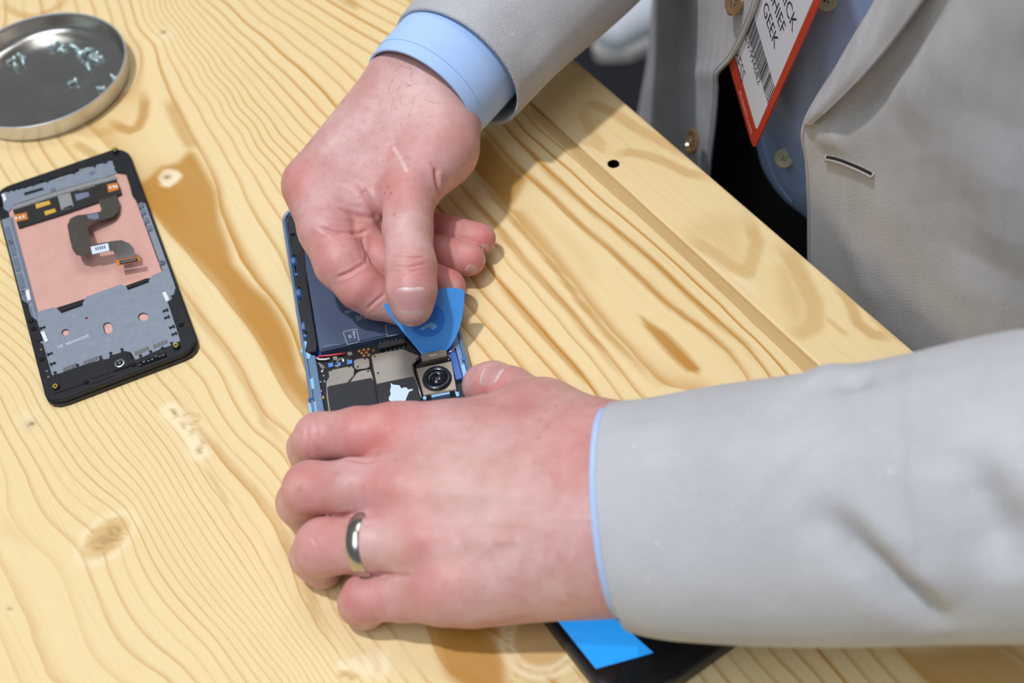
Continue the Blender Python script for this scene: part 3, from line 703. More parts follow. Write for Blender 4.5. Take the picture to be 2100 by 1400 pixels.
pts = [MF.w(*q) for q in out] + [MF.w(37.2, out[-1][1]), MF.w(37.2, 71)] + [MF.w(28 + 9.2 * math.cos(t), 71 + 9.2 * math.sin(t)) for t in np.linspace(.2, 1.5, 6)] + [MF.w(-28 + 9.2 * math.cos(t), 71 + 9.2 * math.sin(t)) for t in np.linspace(1.65, 3.0, 6)] + [MF.w(-37.2, 71), MF.w(-37.2, out[0][1])]
prism('top_cap', pts, 2.9, 4.4, 'black_plastic', mod, .2)
low_in = B5([(190, 290), (285, 315), (300, 380), (320, 440), (370, 480), (400, 560), (410, 600), (440, 690), (385, 705), (440, 730), (470, 840), (530, 1050), (640, 1020), (800, 960), (1000, 900), (1120, 875), (1140, 845), (1290, 800), (1335, 810), (1350, 880), (1390, 890), (1550, 830), (1640, 790), (1760, 745), (1850, 695), (1830, 620), (1800, 520), (1760, 400), (1720, 300), (1770, 265), (1835, 250)])
out = [np.clip(np.array(MF.l(*p, 4.4)), -36.6, 36.6) if i in (0, len(low_in) - 1) else np.array(MF.l(*p, 4.4)) for i, p in enumerate(low_in)]
out = [np.array([np.clip(q[0], -36.6, 36.6), q[1]]) for q in out]
pts = [MF.w(*q) for q in out] + [MF.w(37.2, out[-1][1]), MF.w(37.2, -71)] + [MF.w(28 + 9.2 * math.cos(t), -71 - 9.2 * math.sin(t)) for t in np.linspace(.2, 1.5, 6)] + [MF.w(-28 + 9.2 * math.cos(t), -71 - 9.2 * math.sin(t)) for t in np.linspace(1.65, 3.0, 6)] + [MF.w(-37.2, -71), MF.w(-37.2, out[0][1])]
prism('lower_cap', pts, 2.9, 4.8, 'black_plastic', mod, .25)
poly('upper_plate', A5([(20, 600), (50, 565), (150, 548), (250, 525), (340, 500), (480, 460), (660, 400), (780, 365), (960, 295), (1110, 250), (1150, 245), (1200, 375), (1060, 420), (560, 560), (140, 700), (90, 770), (40, 740)]), 2.9, 3.9, 'module_metal', mod, 0, .1)
poly('speaker_slot', A5([(240, 575), (435, 520), (450, 545), (255, 605)]), 3.8, 3.98, 'rubber', mod, .3, .05)
for c_ in ((945, 375), (545, 545)): disc('boss', P(*A5([c_])[0], 3.9), 1.5, .5, 'module_rail', mod, 14)
for q in ([(560, 440), (650, 412), (672, 428), (580, 460)], [(800, 340), (900, 305), (935, 325), (840, 352)]):
    poly('contact_plate', A5(q), 3.8, 4.05, 'tape_grey', mod, .2, .05)
poly('lower_plate', B5([(355, 402), (560, 345), (590, 365), (612, 392), (845, 312), (880, 240), (960, 212), (1240, 112), (1290, 130), (1312, 160), (1522, 80), (1560, 22), (1660, -22), (1745, 5), (1840, 250), (1760, 268), (1722, 300), (1850, 690), (1740, 745), (1640, 780), (1390, 890), (1340, 810), (1140, 870), (530, 1052), (440, 725), (395, 700), (440, 680), (400, 560)]), 2.9, 4.1, 'module_metal', mod, 0, .12)
# side rails with their raised ribs
MF.box('side_rail', -36.8, -23, -31.0, 56, 2.9, 3.9, 'module_metal', mod, .4, .15)
MF.box('side_rail', 33.4, -33, 36.8, 46, 2.9, 3.7, 'module_metal', mod, .4, .15)
for b0, b1 in ((38, 49), (26, 36), (14, 24), (1, 12), (-11, -1), (-21, -13)):
    MF.box('rail_rib', -36.3, b0, -33.6, b1, 3.8, 4.3, 'module_rail', mod, .3, .12)
MF.box('rail_lip', -32.4, -22, -31.5, 54, 3.8, 4.2, 'module_rail', mod, .2, .1)
for q in ((1445, 700), (1465, 770), (1495, 855), (1530, 935)):
    MF.cbox('side_key_clip', A5([q])[0], 2.6, 4.0, 3.6, 4.5, 'module_rail', mod, .5, .2)
for q in (A5([(70, 1105)])[0], A5([(1665, 1300)])[0], B5([(210, 215)])[0]):
    _c = MF.l(*q, 3.8); q = None; _c = MF.w3(np.clip(_c[0], -35.2, 35.2), _c[1], 3.8); disc('screw_boss', _c, 1.5, 1.2, 'module_rail', mod, 14); disc('screw_boss', _c + [0, 0, 1.2], .6, .06, 'rubber', mod, 10)
poly('foam_pad', B5([(608, 365), (620, 398), (842, 318), (835, 280)]), 4.0, 5.1, 'rubber', mod, .5, .2)
poly('foam_pad', B5([(1288, 125), (1305, 160), (1520, 80), (1510, 45)]), 4.0, 5.1, 'rubber', mod, .5, .2)
def oval(l, n=18): # ellipse through four extreme points: left, top, right, bottom
    q = np.array(l, float); c = q.mean(0); u = (q[2] - q[0]) / 2; v = (q[3] - q[1]) / 2
    return [tuple(c + u * math.cos(t) + v * math.sin(t)) for t in np.linspace(0, 2 * math.pi, n + 1)[:-1]]
for l in ([(633, 605), (668, 575), (712, 598), (668, 640)], [(1413, 448), (1465, 405), (1520, 442), (1470, 488)]):
    o = poly('plate_hole', B5(oval(l)), 4.05, 4.16, 'black_plastic', mod, 0, 0); l2 = [(x + 8, y + 8) for x, y in l]
    poly('plate_hole_floor', B5(oval([(l2[0][0] + 4, l2[0][1]), (l2[1][0], l2[1][1] + 6), (l2[2][0] - 8, l2[2][1]), (l2[3][0], l2[3][1] - 6)])), 4.1, 4.18, 'copper_foil', o, 0, 0)
o = poly('plate_hole', B5(round_poly([(1050, 520), (1140, 495), (1165, 605), (1075, 635)], 42, 6)), 4.05, 4.16, 'black_plastic', mod, 0, 0)
poly('plate_hole_floor', B5(round_poly([(1066, 530), (1142, 508), (1162, 605), (1082, 630)], 36, 6)), 4.1, 4.18, 'copper_foil', o, 0, 0)
disc('red_dot', P(*B5([(888, 460)])[0], 4.1), .75, .06, 'red_dot', mod, 12)
a, b = P(*B5([(912, 628)])[0], 4.12), P(*B5([(622, 738)])[0], 4.12); X_ = b - a; Y_ = np.cross([0, 0, 1.0], X_)
text_mesh('date_print', '20230410A  SC', 2.55, 'print_white', mod, a + Y_ / np.linalg.norm(Y_) * -.2, X_, Y_, .02)
def tab(px, ang):
    c = P(*B5([px])[0], 4.6)[:2]; d_ = MF.ax * math.cos(ang) + MF.bx * math.sin(ang); n_ = np.array([-d_[1], d_[0]])
    pts = [c - d_ * 1.6 - n_ * 1.0, c - d_ * .9 - n_ * .8, c - d_ * .7 - n_ * .4, c + d_ * .2 - n_ * .35, c + d_ * .5 - n_ * .75, c + d_ * .9 - n_ * .75, c + d_ * 1.15, c + d_ * .9 + n_ * .75, c + d_ * .5 + n_ * .75, c + d_ * .2 + n_ * .35, c - d_ * .7 + n_ * .4, c - d_ * .9 + n_ * .8, c - d_ * 1.6 + n_ * 1.0]
    prism('tab', pts, 4.0, 4.65, 'black_plastic', mod, 0)
for q in ((440, 555), (515, 822), (545, 922)): tab(q, 0)
for q in ((565, 1025), (795, 948), (1030, 865), (1135, 825), (1250, 785), (1440, 850), (1545, 808), (1665, 772), (1760, 722)): tab(q, math.pi / 2)
for q in ((1690, 382), (1705, 452), (1755, 552), (1780, 622)): tab(q, math.pi)
tab((1770, 240), math.pi / 2)
for x, y in ((640, 975), (850, 905), (1375, 805), (1565, 735)):
    o = poly('contact_strip', B5([(x, y), (x + 145, y - 58), (x + 152, y - 25), (x + 8, y + 38)]), 4.05, 4.5, 'silver', mod, .15, .08)
    for t in (.15, .4, .65, .9):
        poly('contact_finger', B5([(x + 150 * t - 9, y - 60 * t + 8), (x + 150 * t + 9, y - 60 * t), (x + 150 * t + 14, y - 60 * t + 22), (x + 150 * t - 4, y - 60 * t + 30)]), 4.45, 4.65, 'shield_side', o, 0, .05)
for q in ([(412, 602), (452, 590), (492, 690), (462, 706)], [(1660, 195), (1700, 188), (1738, 268), (1705, 292)], [(255, 180), (295, 158), (318, 268), (284, 284)]):
    poly('spring_clip', B5(q), 4.0, 4.9, 'wire_white', mod, .3, .2)
poly('spring_clip', A5([(12, 590), (40, 575), (68, 640), (40, 670)]), 3.6, 4.6, 'wire_white', mod, .3, .2)
so = poly('speaker_socket', B5([(1122, 850), (1290, 800), (1335, 945), (1160, 1005)]), 4.6, 5.6, 'black_plastic', mod, 1.0, .3)
cs = P(*B5([(1226, 922)])[0], 5.6)
lathe('socket_ring', [(1.5, 0), (1.6, .25), (2.2, .3), (2.5, .1), (2.5, -.1)], cs, 'silver', so, 24)
disc('socket_core', cs + [0, 0, -.05], 1.5, .12, 'black_gloss', so, 20); disc('socket_pin', cs, .75, .22, 'silver', so, 14)
mi = poly('microphone_mesh', B5([(1412, 915), (1700, 812), (1718, 855), (1430, 960)]), 4.6, 5.0, 'black_gloss', mod, .4, .15)
for q in ((1435, 935), (1475, 905), (1520, 895), (1560, 880), (1600, 850), (1640, 850), (1675, 835)):
    MF.cbox('solder_bead', B5([q])[0], random.uniform(.8, 1.4), random.uniform(.5, .9), 4.95, 5.15, 'silver', mi, .2, .08)
for q in (B5([(565, 1155)])[0], B5([(1803, 735)])[0], A5([(1175, 128)])[0]):
    c = P(*q, 6.6); c[2] = 4.3
    o = lathe('standoff', [(1.75, 0), (1.7, 2.0), (1.3, 2.3), (.1, 2.3)], c, 'black_plastic', mod, 20)
    lathe('brass_insert', [(.62, 1.9), (.62, 2.5), (1.15, 2.55), (1.2, 2.3)], c, 'brass', o, 20)
for q in ((350, 572), (430, 885), (1860, 530), (1370, 940), (885, 1120), (320, 492)):
    c = P(*B5([q])[0], 4.8); o = disc('screw_seat', c - [0, 0, .05], 1.35, .35, 'black_gloss', mod, 16); disc('screw_hole', c + [0, 0, .26], .6, .06, 'hole_dark', o, 12)
for q in ((420, 783), (480, 1003), (497, 1063)): disc('rivet', P(*B5([q])[0], 4.8) - [0, 0, .03], .62, .12, 'silver', mod, 12)
poly('cap_ridge', B5([(540, 1195), (835, 1108), (845, 1140), (560, 1235)]), 4.7, 5.2, 'black_plastic', mod, .4, .2)
poly('cap_ridge', B5([(920, 1120), (1160, 1035), (1165, 1050), (928, 1138)]), 4.7, 5.1, 'black_plastic', mod, .1, .1)
poly('cap_ridge', B5([(900, 980), (1110, 910), (1135, 1020), (930, 1085)]), 4.7, 5.1, 'black_plastic', mod, .5, .2)
poly('cap_ridge', B5([(1745, 310), (1775, 300), (1830, 470), (1805, 485)]), 4.7, 5.1, 'black_plastic', mod, .3, .15)
# flexible circuit
fb = poly('flex_board', A5([(130, 748), (200, 720), (580, 608), (1190, 440), (1228, 520), (1248, 588), (1190, 612), (1000, 672), (620, 802), (190, 935), (160, 840)]), 3.2, 4.5, 'flex_dark', mod, .3, .1)
poly('shield_tape', A5([(118, 715), (180, 690), (550, 568), (1060, 420), (1180, 398), (1192, 435), (900, 510), (560, 612), (200, 728), (135, 748)]), 3.8, 4.9, 'tape_grey', mod, .5, .3)
for q, m_ in (([(150, 800), (272, 775), (288, 845), (165, 872)], 'amber_pad'), ([(1095, 490), (1200, 470), (1218, 540), (1112, 572)], 'amber_pad'), ([(362, 690), (505, 655), (520, 690), (372, 738)], 'gold'), ([(452, 765), (562, 735), (575, 770), (465, 808)], 'gold'), ([(590, 605), (720, 575), (755, 715), (628, 752)], 'tape_grey'), ([(645, 735), (735, 700), (752, 720), (655, 752)], 'silver'), ([(765, 590), (905, 565), (920, 610), (785, 658)], 'chip_grey')):
    o = poly('component', A5(q), 4.4, 4.75, m_, fb, .15, .06)
for q in ((165, 835), (205, 830), (240, 818)): MF.cbox('pad_slot', A5([q])[0], 1.0, 1.9, 4.7, 4.82, 'wire_white', fb, .3, .03)
for q in ((1130, 520), (1165, 512), (1195, 510)): MF.cbox('pad_slot', A5([q])[0], 1.0, 1.9, 4.7, 4.82, 'wire_white', fb, .3, .03)
for k in range(6): MF.cbox('capacitor', A5([(820 + 28 * k, 545 - 8 * k)])[0], .7, 1.2, 4.4, 4.8, 'smd_grey', fb, .1, .05)
rib = [((1010, 655), 4.7), ((1040, 740), 5.2), ((1030, 768), 5.6), ((900, 795), 6.6), ((790, 805), 7.2), ((720, 840), 7.6), ((690, 910), 8.0), ((715, 1050), 8.4), ((745, 1160), 8.6), ((780, 1210), 8.6), ((850, 1225), 8.8), ((940, 1200), 9.0), ((1120, 1165), 9.0), ((1160, 1170), 8.8), ((1200, 1262), 8.0), ((1390, 1225), 8.0), ((1370, 1140), 8.8), ((1320, 1090), 9.2), ((1240, 1060), 9.2), ((1150, 1070), 9.2), ((930, 1110), 9.0), ((912, 990), 8.4), ((885, 890), 7.8), ((1080, 845), 6.6), ((1160, 822), 6.0), ((1215, 770), 5.4), ((1228, 690), 5.0), ((1190, 600), 4.7)]
rz = lambda z: 4.7 + (z - 4.7) * 1.9
bm = bmesh.new(); rp = [P(*A5([q])[0], rz(z)) for q, z in rib]; vt = [bm.verts.new((p[0], p[1], 0)) for p in rp]; f0 = bm.faces.new(vt); f0.normal_update()
bmesh.ops.triangulate(bm, faces=[f0], ngon_method='EAR_CLIP')
for v, p in zip(vt, rp): v.co.z = p[2]
g = bmesh.ops.extrude_face_region(bm, geom=bm.faces[:]); bmesh.ops.translate(bm, vec=(0, 0, -.22), verts=[v for v in g['geom'] if isinstance(v, bmesh.types.BMVert)])
fr = from_bm('flex_ribbon', bm, 'flex', mod, True, sharp=30)
for q, z, m_ in (([(893, 803), (1005, 782), (1018, 838), (905, 862)], 7.1, 'chip_grey'), ([(928, 1128), (1108, 1090), (1122, 1165), (946, 1205)], 9.15, 'sticker'), ([(1188, 1268), (1425, 1228), (1440, 1275), (1200, 1318)], 8.3, 'amber_pad')):
    z = rz(z); o = prism('label' if m_ == 'sticker' else 'component', [P(*p, z)[:2] for p in A5(q)], z - .35, z, m_, fr, .04, .1)
for k in range(5): MF.cbox('label_print', A5([(985 + 22 * k, 1150 - 4.5 * k)])[0], .6, 2.4, rz(9.15) - .01, rz(9.15) + .04, 'sticker_print', fr, .02, 0)
prism('connector_body', [P(*p, rz(8.5))[:2] for p in A5([(1222, 1272), (1405, 1240), (1415, 1272), (1230, 1305)])], rz(8.3) - .2, rz(8.3) + .45, 'flex_dark', fr, .06, .1)
prism('connector_pins', [P(*p, rz(8.6))[:2] for p in A5([(1240, 1280), (1395, 1252), (1398, 1264), (1243, 1293)])], rz(8.3) + .3, rz(8.3) + .55, 'silver', fr, .03, .05)

# ------------------------------------------------------------------ opened phone
BF = Frame(-64.05, 415.65, .11349)
C5 = lambda l: [(600 + x / 5.25, 640 + y / 5.25) for x, y in l]
D5 = lambda l: [(560 + x / 3.0435, 400 + y / 3.0435) for x, y in l]
ph = root('opened_phone', np.r_[BF.c, 0], 'blue phone opened to show battery, circuit board and camera', 'phone')
def rrect(fr, a, b, r, n=8):
    out = []
    for sx, sy, t0 in ((1, 1, 0), (-1, 1, math.pi / 2), (-1, -1, math.pi), (1, -1, 1.5 * math.pi)):
        for t in np.linspace(t0, t0 + math.pi / 2, n): out.append(fr.w(sx * (a - r) + r * math.cos(t), sy * (b - r) + r * math.sin(t)))
    return out
def ring_wall(name, fr, loops, mat, par):                 # nested outlines (half width, half length, radius, z)
    L = [rrect(fr, a, b, r) for a, b, r, z in loops]; n = len(L[0])
    V = [np.r_[p, loops[i][3]] for i, l in enumerate(L) for p in l]; F = []
    for i in range(len(L) - 1):
        for k in range(n): F.append((i * n + k, i * n + (k + 1) % n, (i + 1) * n + (k + 1) % n, (i + 1) * n + k))
    F.append(list(range(n))[::-1]); F.append(list(range((len(L) - 1) * n, len(L) * n)))
    return mesh(name, V, F, mat, par, True, sharp=35)
ring_wall('frame', BF, [(36.4, 79.3, 8, .02), (37.6, 80.5, 9, .8), (37.9, 80.8, 9.2, 2.2), (37.9, 80.8, 9.2, 6.0), (37.5, 80.4, 9, 7.2), (36.9, 79.8, 8.6, 7.5), (36.2, 79.1, 8, 7.3), (35.9, 78.8, 7.8, 6.0), (35.4, 78.3, 7.5, 5.6), (35.2, 78.1, 7.4, 1.6)], 'frame_blue', ph)
BF.box('inner_tray', -35.0, -77.8, 35.0, 77.8, 1.5, 2.2, 'frame_deep', ph, 7, .1)
ba0, bb0 = BF.l(648, 722, 6.6); bat = BF.box('battery', -29.6, bb0 + .3, 27.5, 70, 2.1, 6.6, 'battery', ph, 1.2, .7)
BF.box('cover_strip', -35.0, 58.5, -28.5, 76, 2.1, 6.4, 'strip_black', ph, 2.2, .3)
disc('screw', BF.w3(-33.2, 61.5, 6.3), 1.2, .5, 'black_gloss', ph, 14)
poly('adhesive_strip', D5([(108, 250), (178, 245), (190, 300), (215, 560), (272, 930), (268, 975), (205, 985), (192, 930), (198, 900), (218, 880), (212, 855), (186, 852), (150, 700), (175, 640), (178, 580), (140, 560), (132, 500), (162, 494), (140, 470), (146, 380), (118, 370)]), 2.1, 6.2, 'strip_black', ph, .8, .3)
for q, w_, h_ in (((125, 408), 3.2, 5.6), ((143, 493), 2.4, 2.6), ((155, 608), 3.4, 5.8), ((151, 715), 1.8, 5.4), ((184, 818), 3.4, 6.0), ((197, 876), 2.6, 2.6)):
    o = BF.cbox('latch', D5([q])[0], w_, h_, 2.1, 6.6, 'frame_deep', ph, 1.0, .5)
    BF.cbox('latch_face', D5([q])[0], w_ * .6, h_ * .6, 6.5, 6.75, 'frame_blue', o, .4, .15)
BF.box('side_ledge', -36.0, -77, -32.2, bb0 - 1, 2.1, 6.3, 'frame_blue', ph, .6, .3)
BF.box('side_ledge', 33.6, -77, 36.0, 60, 2.1, 6.2, 'frame_blue', ph, .6, .3)
for q in ([(80, 425), (130, 300), (155, 320), (135, 420), (200, 455), (185, 500), (150, 500), (110, 440)], [(168, 722), (225, 700), (238, 822), (182, 832)], [(160, 985), (248, 955), (270, 1100), (190, 1110)], [(1812, 565), (1850, 552), (1912, 798), (1872, 832)]):
    poly('clip_pad', C5(q), 2.2, 6.9, 'frame_light', ph, .3, .2)
for q in ((195, 945), (1850, 505)): disc('guide_pin', P(*C5([q])[0], 6.9) - [0, 0, .6], 1.2, 1.2, 'frame_deep', ph, 14)
BF.box('antenna_rail', 30.2, -52, 33.2, 62, 2.1, 5.4, 'frame_deep', ph, .8, .3)
# print on the battery
def bx3(px, py): return P(px, py, 6.63)
ic = C5([(548, 215), (565, 206), (690, 180), (718, 318), (590, 348), (582, 310), (568, 300), (572, 275), (560, 262)])
tube('print_outline', [np.r_[p, 6.62] for p in round_poly(pp(ic, 6.6) , .5, 3)] + [np.r_[round_poly(pp(ic, 6.6), .5, 3)[0], 6.62]], .14, 'print_white', bat, 4)
ic = C5([(1060, 130), (1000, 140), (1022, 262), (1130, 240)])
tube('print_outline', [np.r_[p, 6.62] for p in pp(ic, 6.6)], .12, 'print_white', bat, 4)
for txt, p0, p1, sz in (('Micro', (640, 208), (668, 300), 1.9), ('SD', (598, 248), (612, 292), 1.9)):
    a, b = bx3(*C5([p0])[0]), bx3(*C5([p1])[0]); X_ = b - a; text_mesh('print', txt, sz, 'print_white', bat, a, X_, np.cross([0, 0, 1.0], X_), .03)
for txt, p0, p1, sz in (('ONE', (772, 640), (728, 649), 4.2), ('seconds', (757, 628), (706, 638), 3.0)):
    a, b = bx3(*p0), bx3(*p1); X_ = b - a
    text_mesh('print', txt, sz, 'print_grey', bat, b, X_, np.cross([0, 0, 1.0], X_), .03, 'RIGHT')
tube('print_line', [np.r_[p, 6.61] for p in pp(C5([(330, 372), (390, 352), (470, 345), (510, 352)]), 6.6)], .1, 'print_grey', bat, 4)
# circuit board with its cans
pcb = BF.box('circuit_board', -33.0, -77, 33.0, bb0 - .2, 2.1, 3.2, 'board', ph, 2, .1)
def can(name, l, z1_=5.2, mat='shield', r=.5):
    lower = poly(name, C5(l), 3.1, z1_, mat, ph, r, .3); return lower
can('shield_can', [(845, 470), (880, 448), (1180, 392), (1362, 468), (1285, 562), (1312, 690), (1345, 760), (1400, 1200), (980, 1280), (905, 770)])
can('shield_can', [(385, 640), (405, 620), (632, 575), (662, 612), (655, 682), (595, 752), (560, 1000), (600, 1250), (420, 1280), (365, 900), (362, 745), (395, 690)])
can('shield_can', [(660, 520), (690, 500), (802, 488), (822, 508), (828, 582), (800, 602), (690, 612), (665, 592)], 5.6)
can('shield_can', [(692, 650), (740, 625), (832, 612), (862, 705), (950, 1200), (640, 1260), (612, 760), (620, 745)])
poly('graphite_pad', C5([(372, 808), (400, 792), (850, 704), (870, 740), (960, 1250), (440, 1300), (380, 900)]), 5.1, 5.5, 'pad_black', ph, .8, .1)
poly('graphite_pad', C5([(905, 775), (925, 765), (1295, 690), (1312, 705), (1380, 930), (1420, 1200), (985, 1280)]), 5.1, 5.5, 'pad_black', ph, .8, .1)
poly('white_mark', C5([(1055, 762), (1080, 778), (1150, 785), (1172, 820), (1200, 808), (1232, 812), (1240, 830), (1295, 825), (1292, 840), (1255, 855), (1235, 900), (1212, 960), (1140, 960), (1100, 972), (1065, 965), (1038, 945), (1035, 920), (1058, 880), (1048, 845), (1060, 800)]), 5.4, 5.56, 'pad_white', ph, 0, .02)
for q, z in (((885, 475), 5.2), ((920, 655), 5.2), ((412, 625), 5.2), ((613, 585), 5.2), ((780, 500), 5.6), ((702, 586), 5.6), ((813, 635), 5.2)):
    disc('vent_hole', P(*C5([q])[0], z) - [0, 0, .05], .52, .08, 'hole_dark', ph, 12)
for q in ((717, 418), (767, 405), (817, 398), (745, 440), (795, 433), (770, 468), (820, 460)): disc('copper_pad', P(*C5([q])[0], 3.2) - [0, 0, .02], .78, .12, 'copper_pad', pcb, 14)
for q in ((963, 412), (1010, 405), (1055, 395), (1102, 385), (1150, 375), (1195, 368), (872, 406)): disc('solder_dot', P(*C5([q])[0], 3.6) - [0, 0, .3], .72, .4, 'solder', pcb, 14)
disc('solder_dot', P(*C5([(1757, 488)])[0], 3.4) - [0, 0, .2], .75, .25, 'gold', pcb, 14)
poly('battery_contact', C5([(918, 335), (1192, 284), (1208, 330), (930, 392)]), 3.1, 6.4, 'strip_black', ph, .3, .2)
for k in range(5): poly('contact_pin', C5([(940 + 42 * k, 318 - 8 * k), (948 + 42 * k, 316 - 8 * k), (950 + 42 * k, 332 - 8 * k), (942 + 42 * k, 334 - 8 * k)]), 6.3, 6.55, 'silver', ph, 0, .02)
tube('red_wire', [P(*C5([q])[0], z) for q, z in (((262, 486), 3.8), ((330, 470), 4.4), ((420, 462), 4.5), ((500, 452), 4.3), ((565, 446), 3.9))], .5, 'wire_red', ph, 8)
tube('white_wire', [P(*C5([q])[0], z) for q, z in (((255, 494), 3.8), ((290, 508), 4.2), ((350, 508), 4.2), ((400, 498), 3.9))], .5, 'wire_white', ph, 8)
poly('coax_plug', C5([(585, 428), (630, 420), (650, 455), (600, 465)]), 3.1, 4.4, 'shield', ph, .4, .2)
poly('coax_plug', C5([(430, 478), (475, 470), (490, 505), (440, 515)]), 3.1, 4.4, 'shield', ph, .4, .2)
poly('antenna_spring', C5([(272, 545), (290, 540), (345, 585), (350, 600), (310, 605)]), 3.1, 4.5, 'shield_side', ph, .1, .1)
for q, w_, h_, m_ in (((410, 565), 2.3, 2.5, 'smd_blue'), ((500, 557), 1.6, 2.2, 'smd_blue'), ((617, 533), 2.1, 2.3, 'smd_blue'), ((543, 515), .9, 1.7, 'smd_white'), ((305, 920), 2.9, 1.8, 'gold'), ((300, 848), 1.2, 1.2, 'solder'), ((1778, 607), 1.9, 1.9, 'amber_pad'), ((1772, 560), 1.3, 1.2, 'solder'), ((1870, 868), 1.1, 1.8, 'smd_white')):
    BF.cbox('component', C5([q])[0], w_, h_, 3.1, 4.0, m_, pcb, .2, .1)
for k in range(34):
    q = random.choice([(random.uniform(225, 270), random.uniform(560, 700)), (random.uniform(300, 345), random.uniform(610, 750)), (random.uniform(450, 640), random.uniform(490, 590)), (random.uniform(1670, 1740), random.uniform(440, 520))])
    BF.cbox('chip_part', C5([q])[0], random.uniform(.5, 1.0), random.uniform(.5, 1.2), 3.1, 3.7, random.choice(['smd_grey', 'smd_white', 'smd_grey', 'solder']), pcb, .1, .06)
# camera module
cm = poly('camera_module', C5([(1332, 602), (1708, 524), (1762, 832), (1410, 892)]), 3.1, 6.6, 'camera_case', ph, .5, .35)
lc = P(*C5([(1553, 706)])[0], 7.6)
lathe('lens_ring', [(6.6, -1.1), (6.6, .35), (6.2, .7), (5.5, .75), (5.2, .5), (4.6, .3), (4.4, -.4), (3.5, -.6)], lc, 'lens_ring', cm, 48)
lathe('lens_bezel', [(6.95, -1.1), (6.95, -.75), (6.5, -.7)], lc, 'flex_dark', cm, 48)
lathe('lens_cone', [(4.45, .1), (4.0, -.5), (3.0, -.9), (2.4, -1.0)], lc, 'black_gloss', cm, 40)
lathe('lens_glass', [(3.1, -.75), (2.6, -.2), (1.8, .15), (.9, .3), (.001, .34)], lc, 'lens_glass', cm, 40)
lathe('lens_core', [(1.15, .28), (1.0, .4), (.5, .42), (.001, .42)], lc, 'lens_inner', cm, 24)
poly('camera_connector', C5([(1378, 462), (1400, 440), (1640, 398), (1656, 420), (1662, 470), (1395, 530)]), 3.1, 9.2, 'connector', ph, .3, .2)
text_mesh('connector_print', '00000', 1.5, 'print_grey', ph, P(*C5([(1470, 480)])[0], 9.22), P(*C5([(1560, 462)])[0], 9.22) - P(*C5([(1470, 480)])[0], 9.22), [-.1, 1, 0], .02)
poly('connector_flap', C5([(1405, 535), (1590, 500), (1600, 515), (1410, 552)]), 3.1, 5.0, 'sticker', ph, .2, .1)
poly('board_print', C5([(1440, 568), (1560, 548), (1562, 556), (1442, 577)]), 3.15, 3.23, 'print_grey', ph, 0, 0)
tube('camera_bracket', [P(*C5([q])[0], 5.2) for q in ((1372, 484), (1330, 520), (1288, 565), (1300, 640), (1322, 720), (1360, 820), (1390, 930))], .55, 'shield_side', ph, 6)
tube('gasket_wire', [P(*C5([q])[0], 5.6) for q in ((1670, 440), (1720, 415), (1745, 380), (1740, 340), (1722, 300))], .55, 'silver', ph, 8)
poly('camera_clip', C5([(1490, 892), (1690, 855), (1695, 875), (1500, 915)]), 3.1, 5.6, 'frame_light', ph, .2, .1)
poly('camera_clip', C5([(1408, 900), (1440, 905), (1440, 940), (1400, 935)]), 3.1, 5.6, 'frame_light', ph, .2, .1)
poly('camera_clip', C5([(1745, 845), (1790, 860), (1795, 900), (1765, 905)]), 3.1, 5.6, 'frame_light', ph, .2, .1)
BF.box('speaker_box', -30, -76, 30, -62, 3.1, 5.4, 'pad_black', ph, 2, .3)

# ------------------------------------------------------------------ blue opening pick, held between thumb and fingers
pT, pL, pR = P(889, 738, 4.6), P(787, 628, 27.5), P(950, 596, 27.5)
pn = np.cross(pR - pT, pL - pT); pn /= np.linalg.norm(pn)
def on_pick(px, py, off=0.0):
    q = ray(px, py); return CO + q * (((pT + pn * off) - CO) @ pn / (q @ pn))
PICK = catmull([(787, 628), (800, 648), (822, 675), (845, 703), (866, 728), (880, 740), (890, 743), (901, 738), (914, 722), (932, 698), (945, 665), (951, 630), (953, 600), (949, 594)], 40).tolist() + catmull([(949, 594), (935, 591), (905, 592), (868, 600), (830, 612), (800, 621), (789, 624)], 14)[1:].tolist()
bm = bmesh.new(); vt = [bm.verts.new(on_pick(*p)) for p in PICK]; f0 = bm.faces.new(vt)
g = bmesh.ops.extrude_face_region(bm, geom=[f0]); vv = [v for v in g['geom'] if isinstance(v, bmesh.types.BMVert)]
for v in vv:
    t = np.clip((v.co.z - 4.6) / 10, .2, 1); v.co = v.co - Vector(pn * 1.3 * t)
bmesh.ops.recalc_face_normals(bm, faces=bm.faces[:])
bmesh.ops.bevel(bm, geom=[e for e in bm.edges if len(e.link_faces) == 2 and e.calc_face_angle(0) > .8], offset=.3, segments=2, affect='EDGES', clamp_overlap=True)
pick = root('opening_pick', P(889, 738, 4.6), 'blue plastic opening pick pinched between thumb and fingers over the phone', 'pick')
from_bm('blade', bm, 'pick_blue', pick, True)
dc = on_pick(876, 655)
pd = lathe('thumb_disc', [(8.3, -.2), (8.3, .05), (8.0, .12), (0, .12)], dc, 'pick_disc', pick, 48, pn, sharp=8)
def pick_poly(name, l, mat, par, h):
    bm = bmesh.new(); vt = [bm.verts.new(on_pick(*p, h)) for p in l]; f0 = bm.faces.new(vt)
    g = bmesh.ops.extrude_face_region(bm, geom=[f0]); bmesh.ops.translate(bm, vec=-pn * .12, verts=[v for v in g['geom'] if isinstance(v, bmesh.types.BMVert)])
    return from_bm(name, bm, mat, par, False)
pick_poly('arrow_mark', D5([(912, 836), (930, 822), (962, 805), (985, 793), (1000, 798), (1026, 815), (1020, 828), (995, 842), (975, 822), (955, 832), (935, 845)]), 'pick_mark', pd, .2)

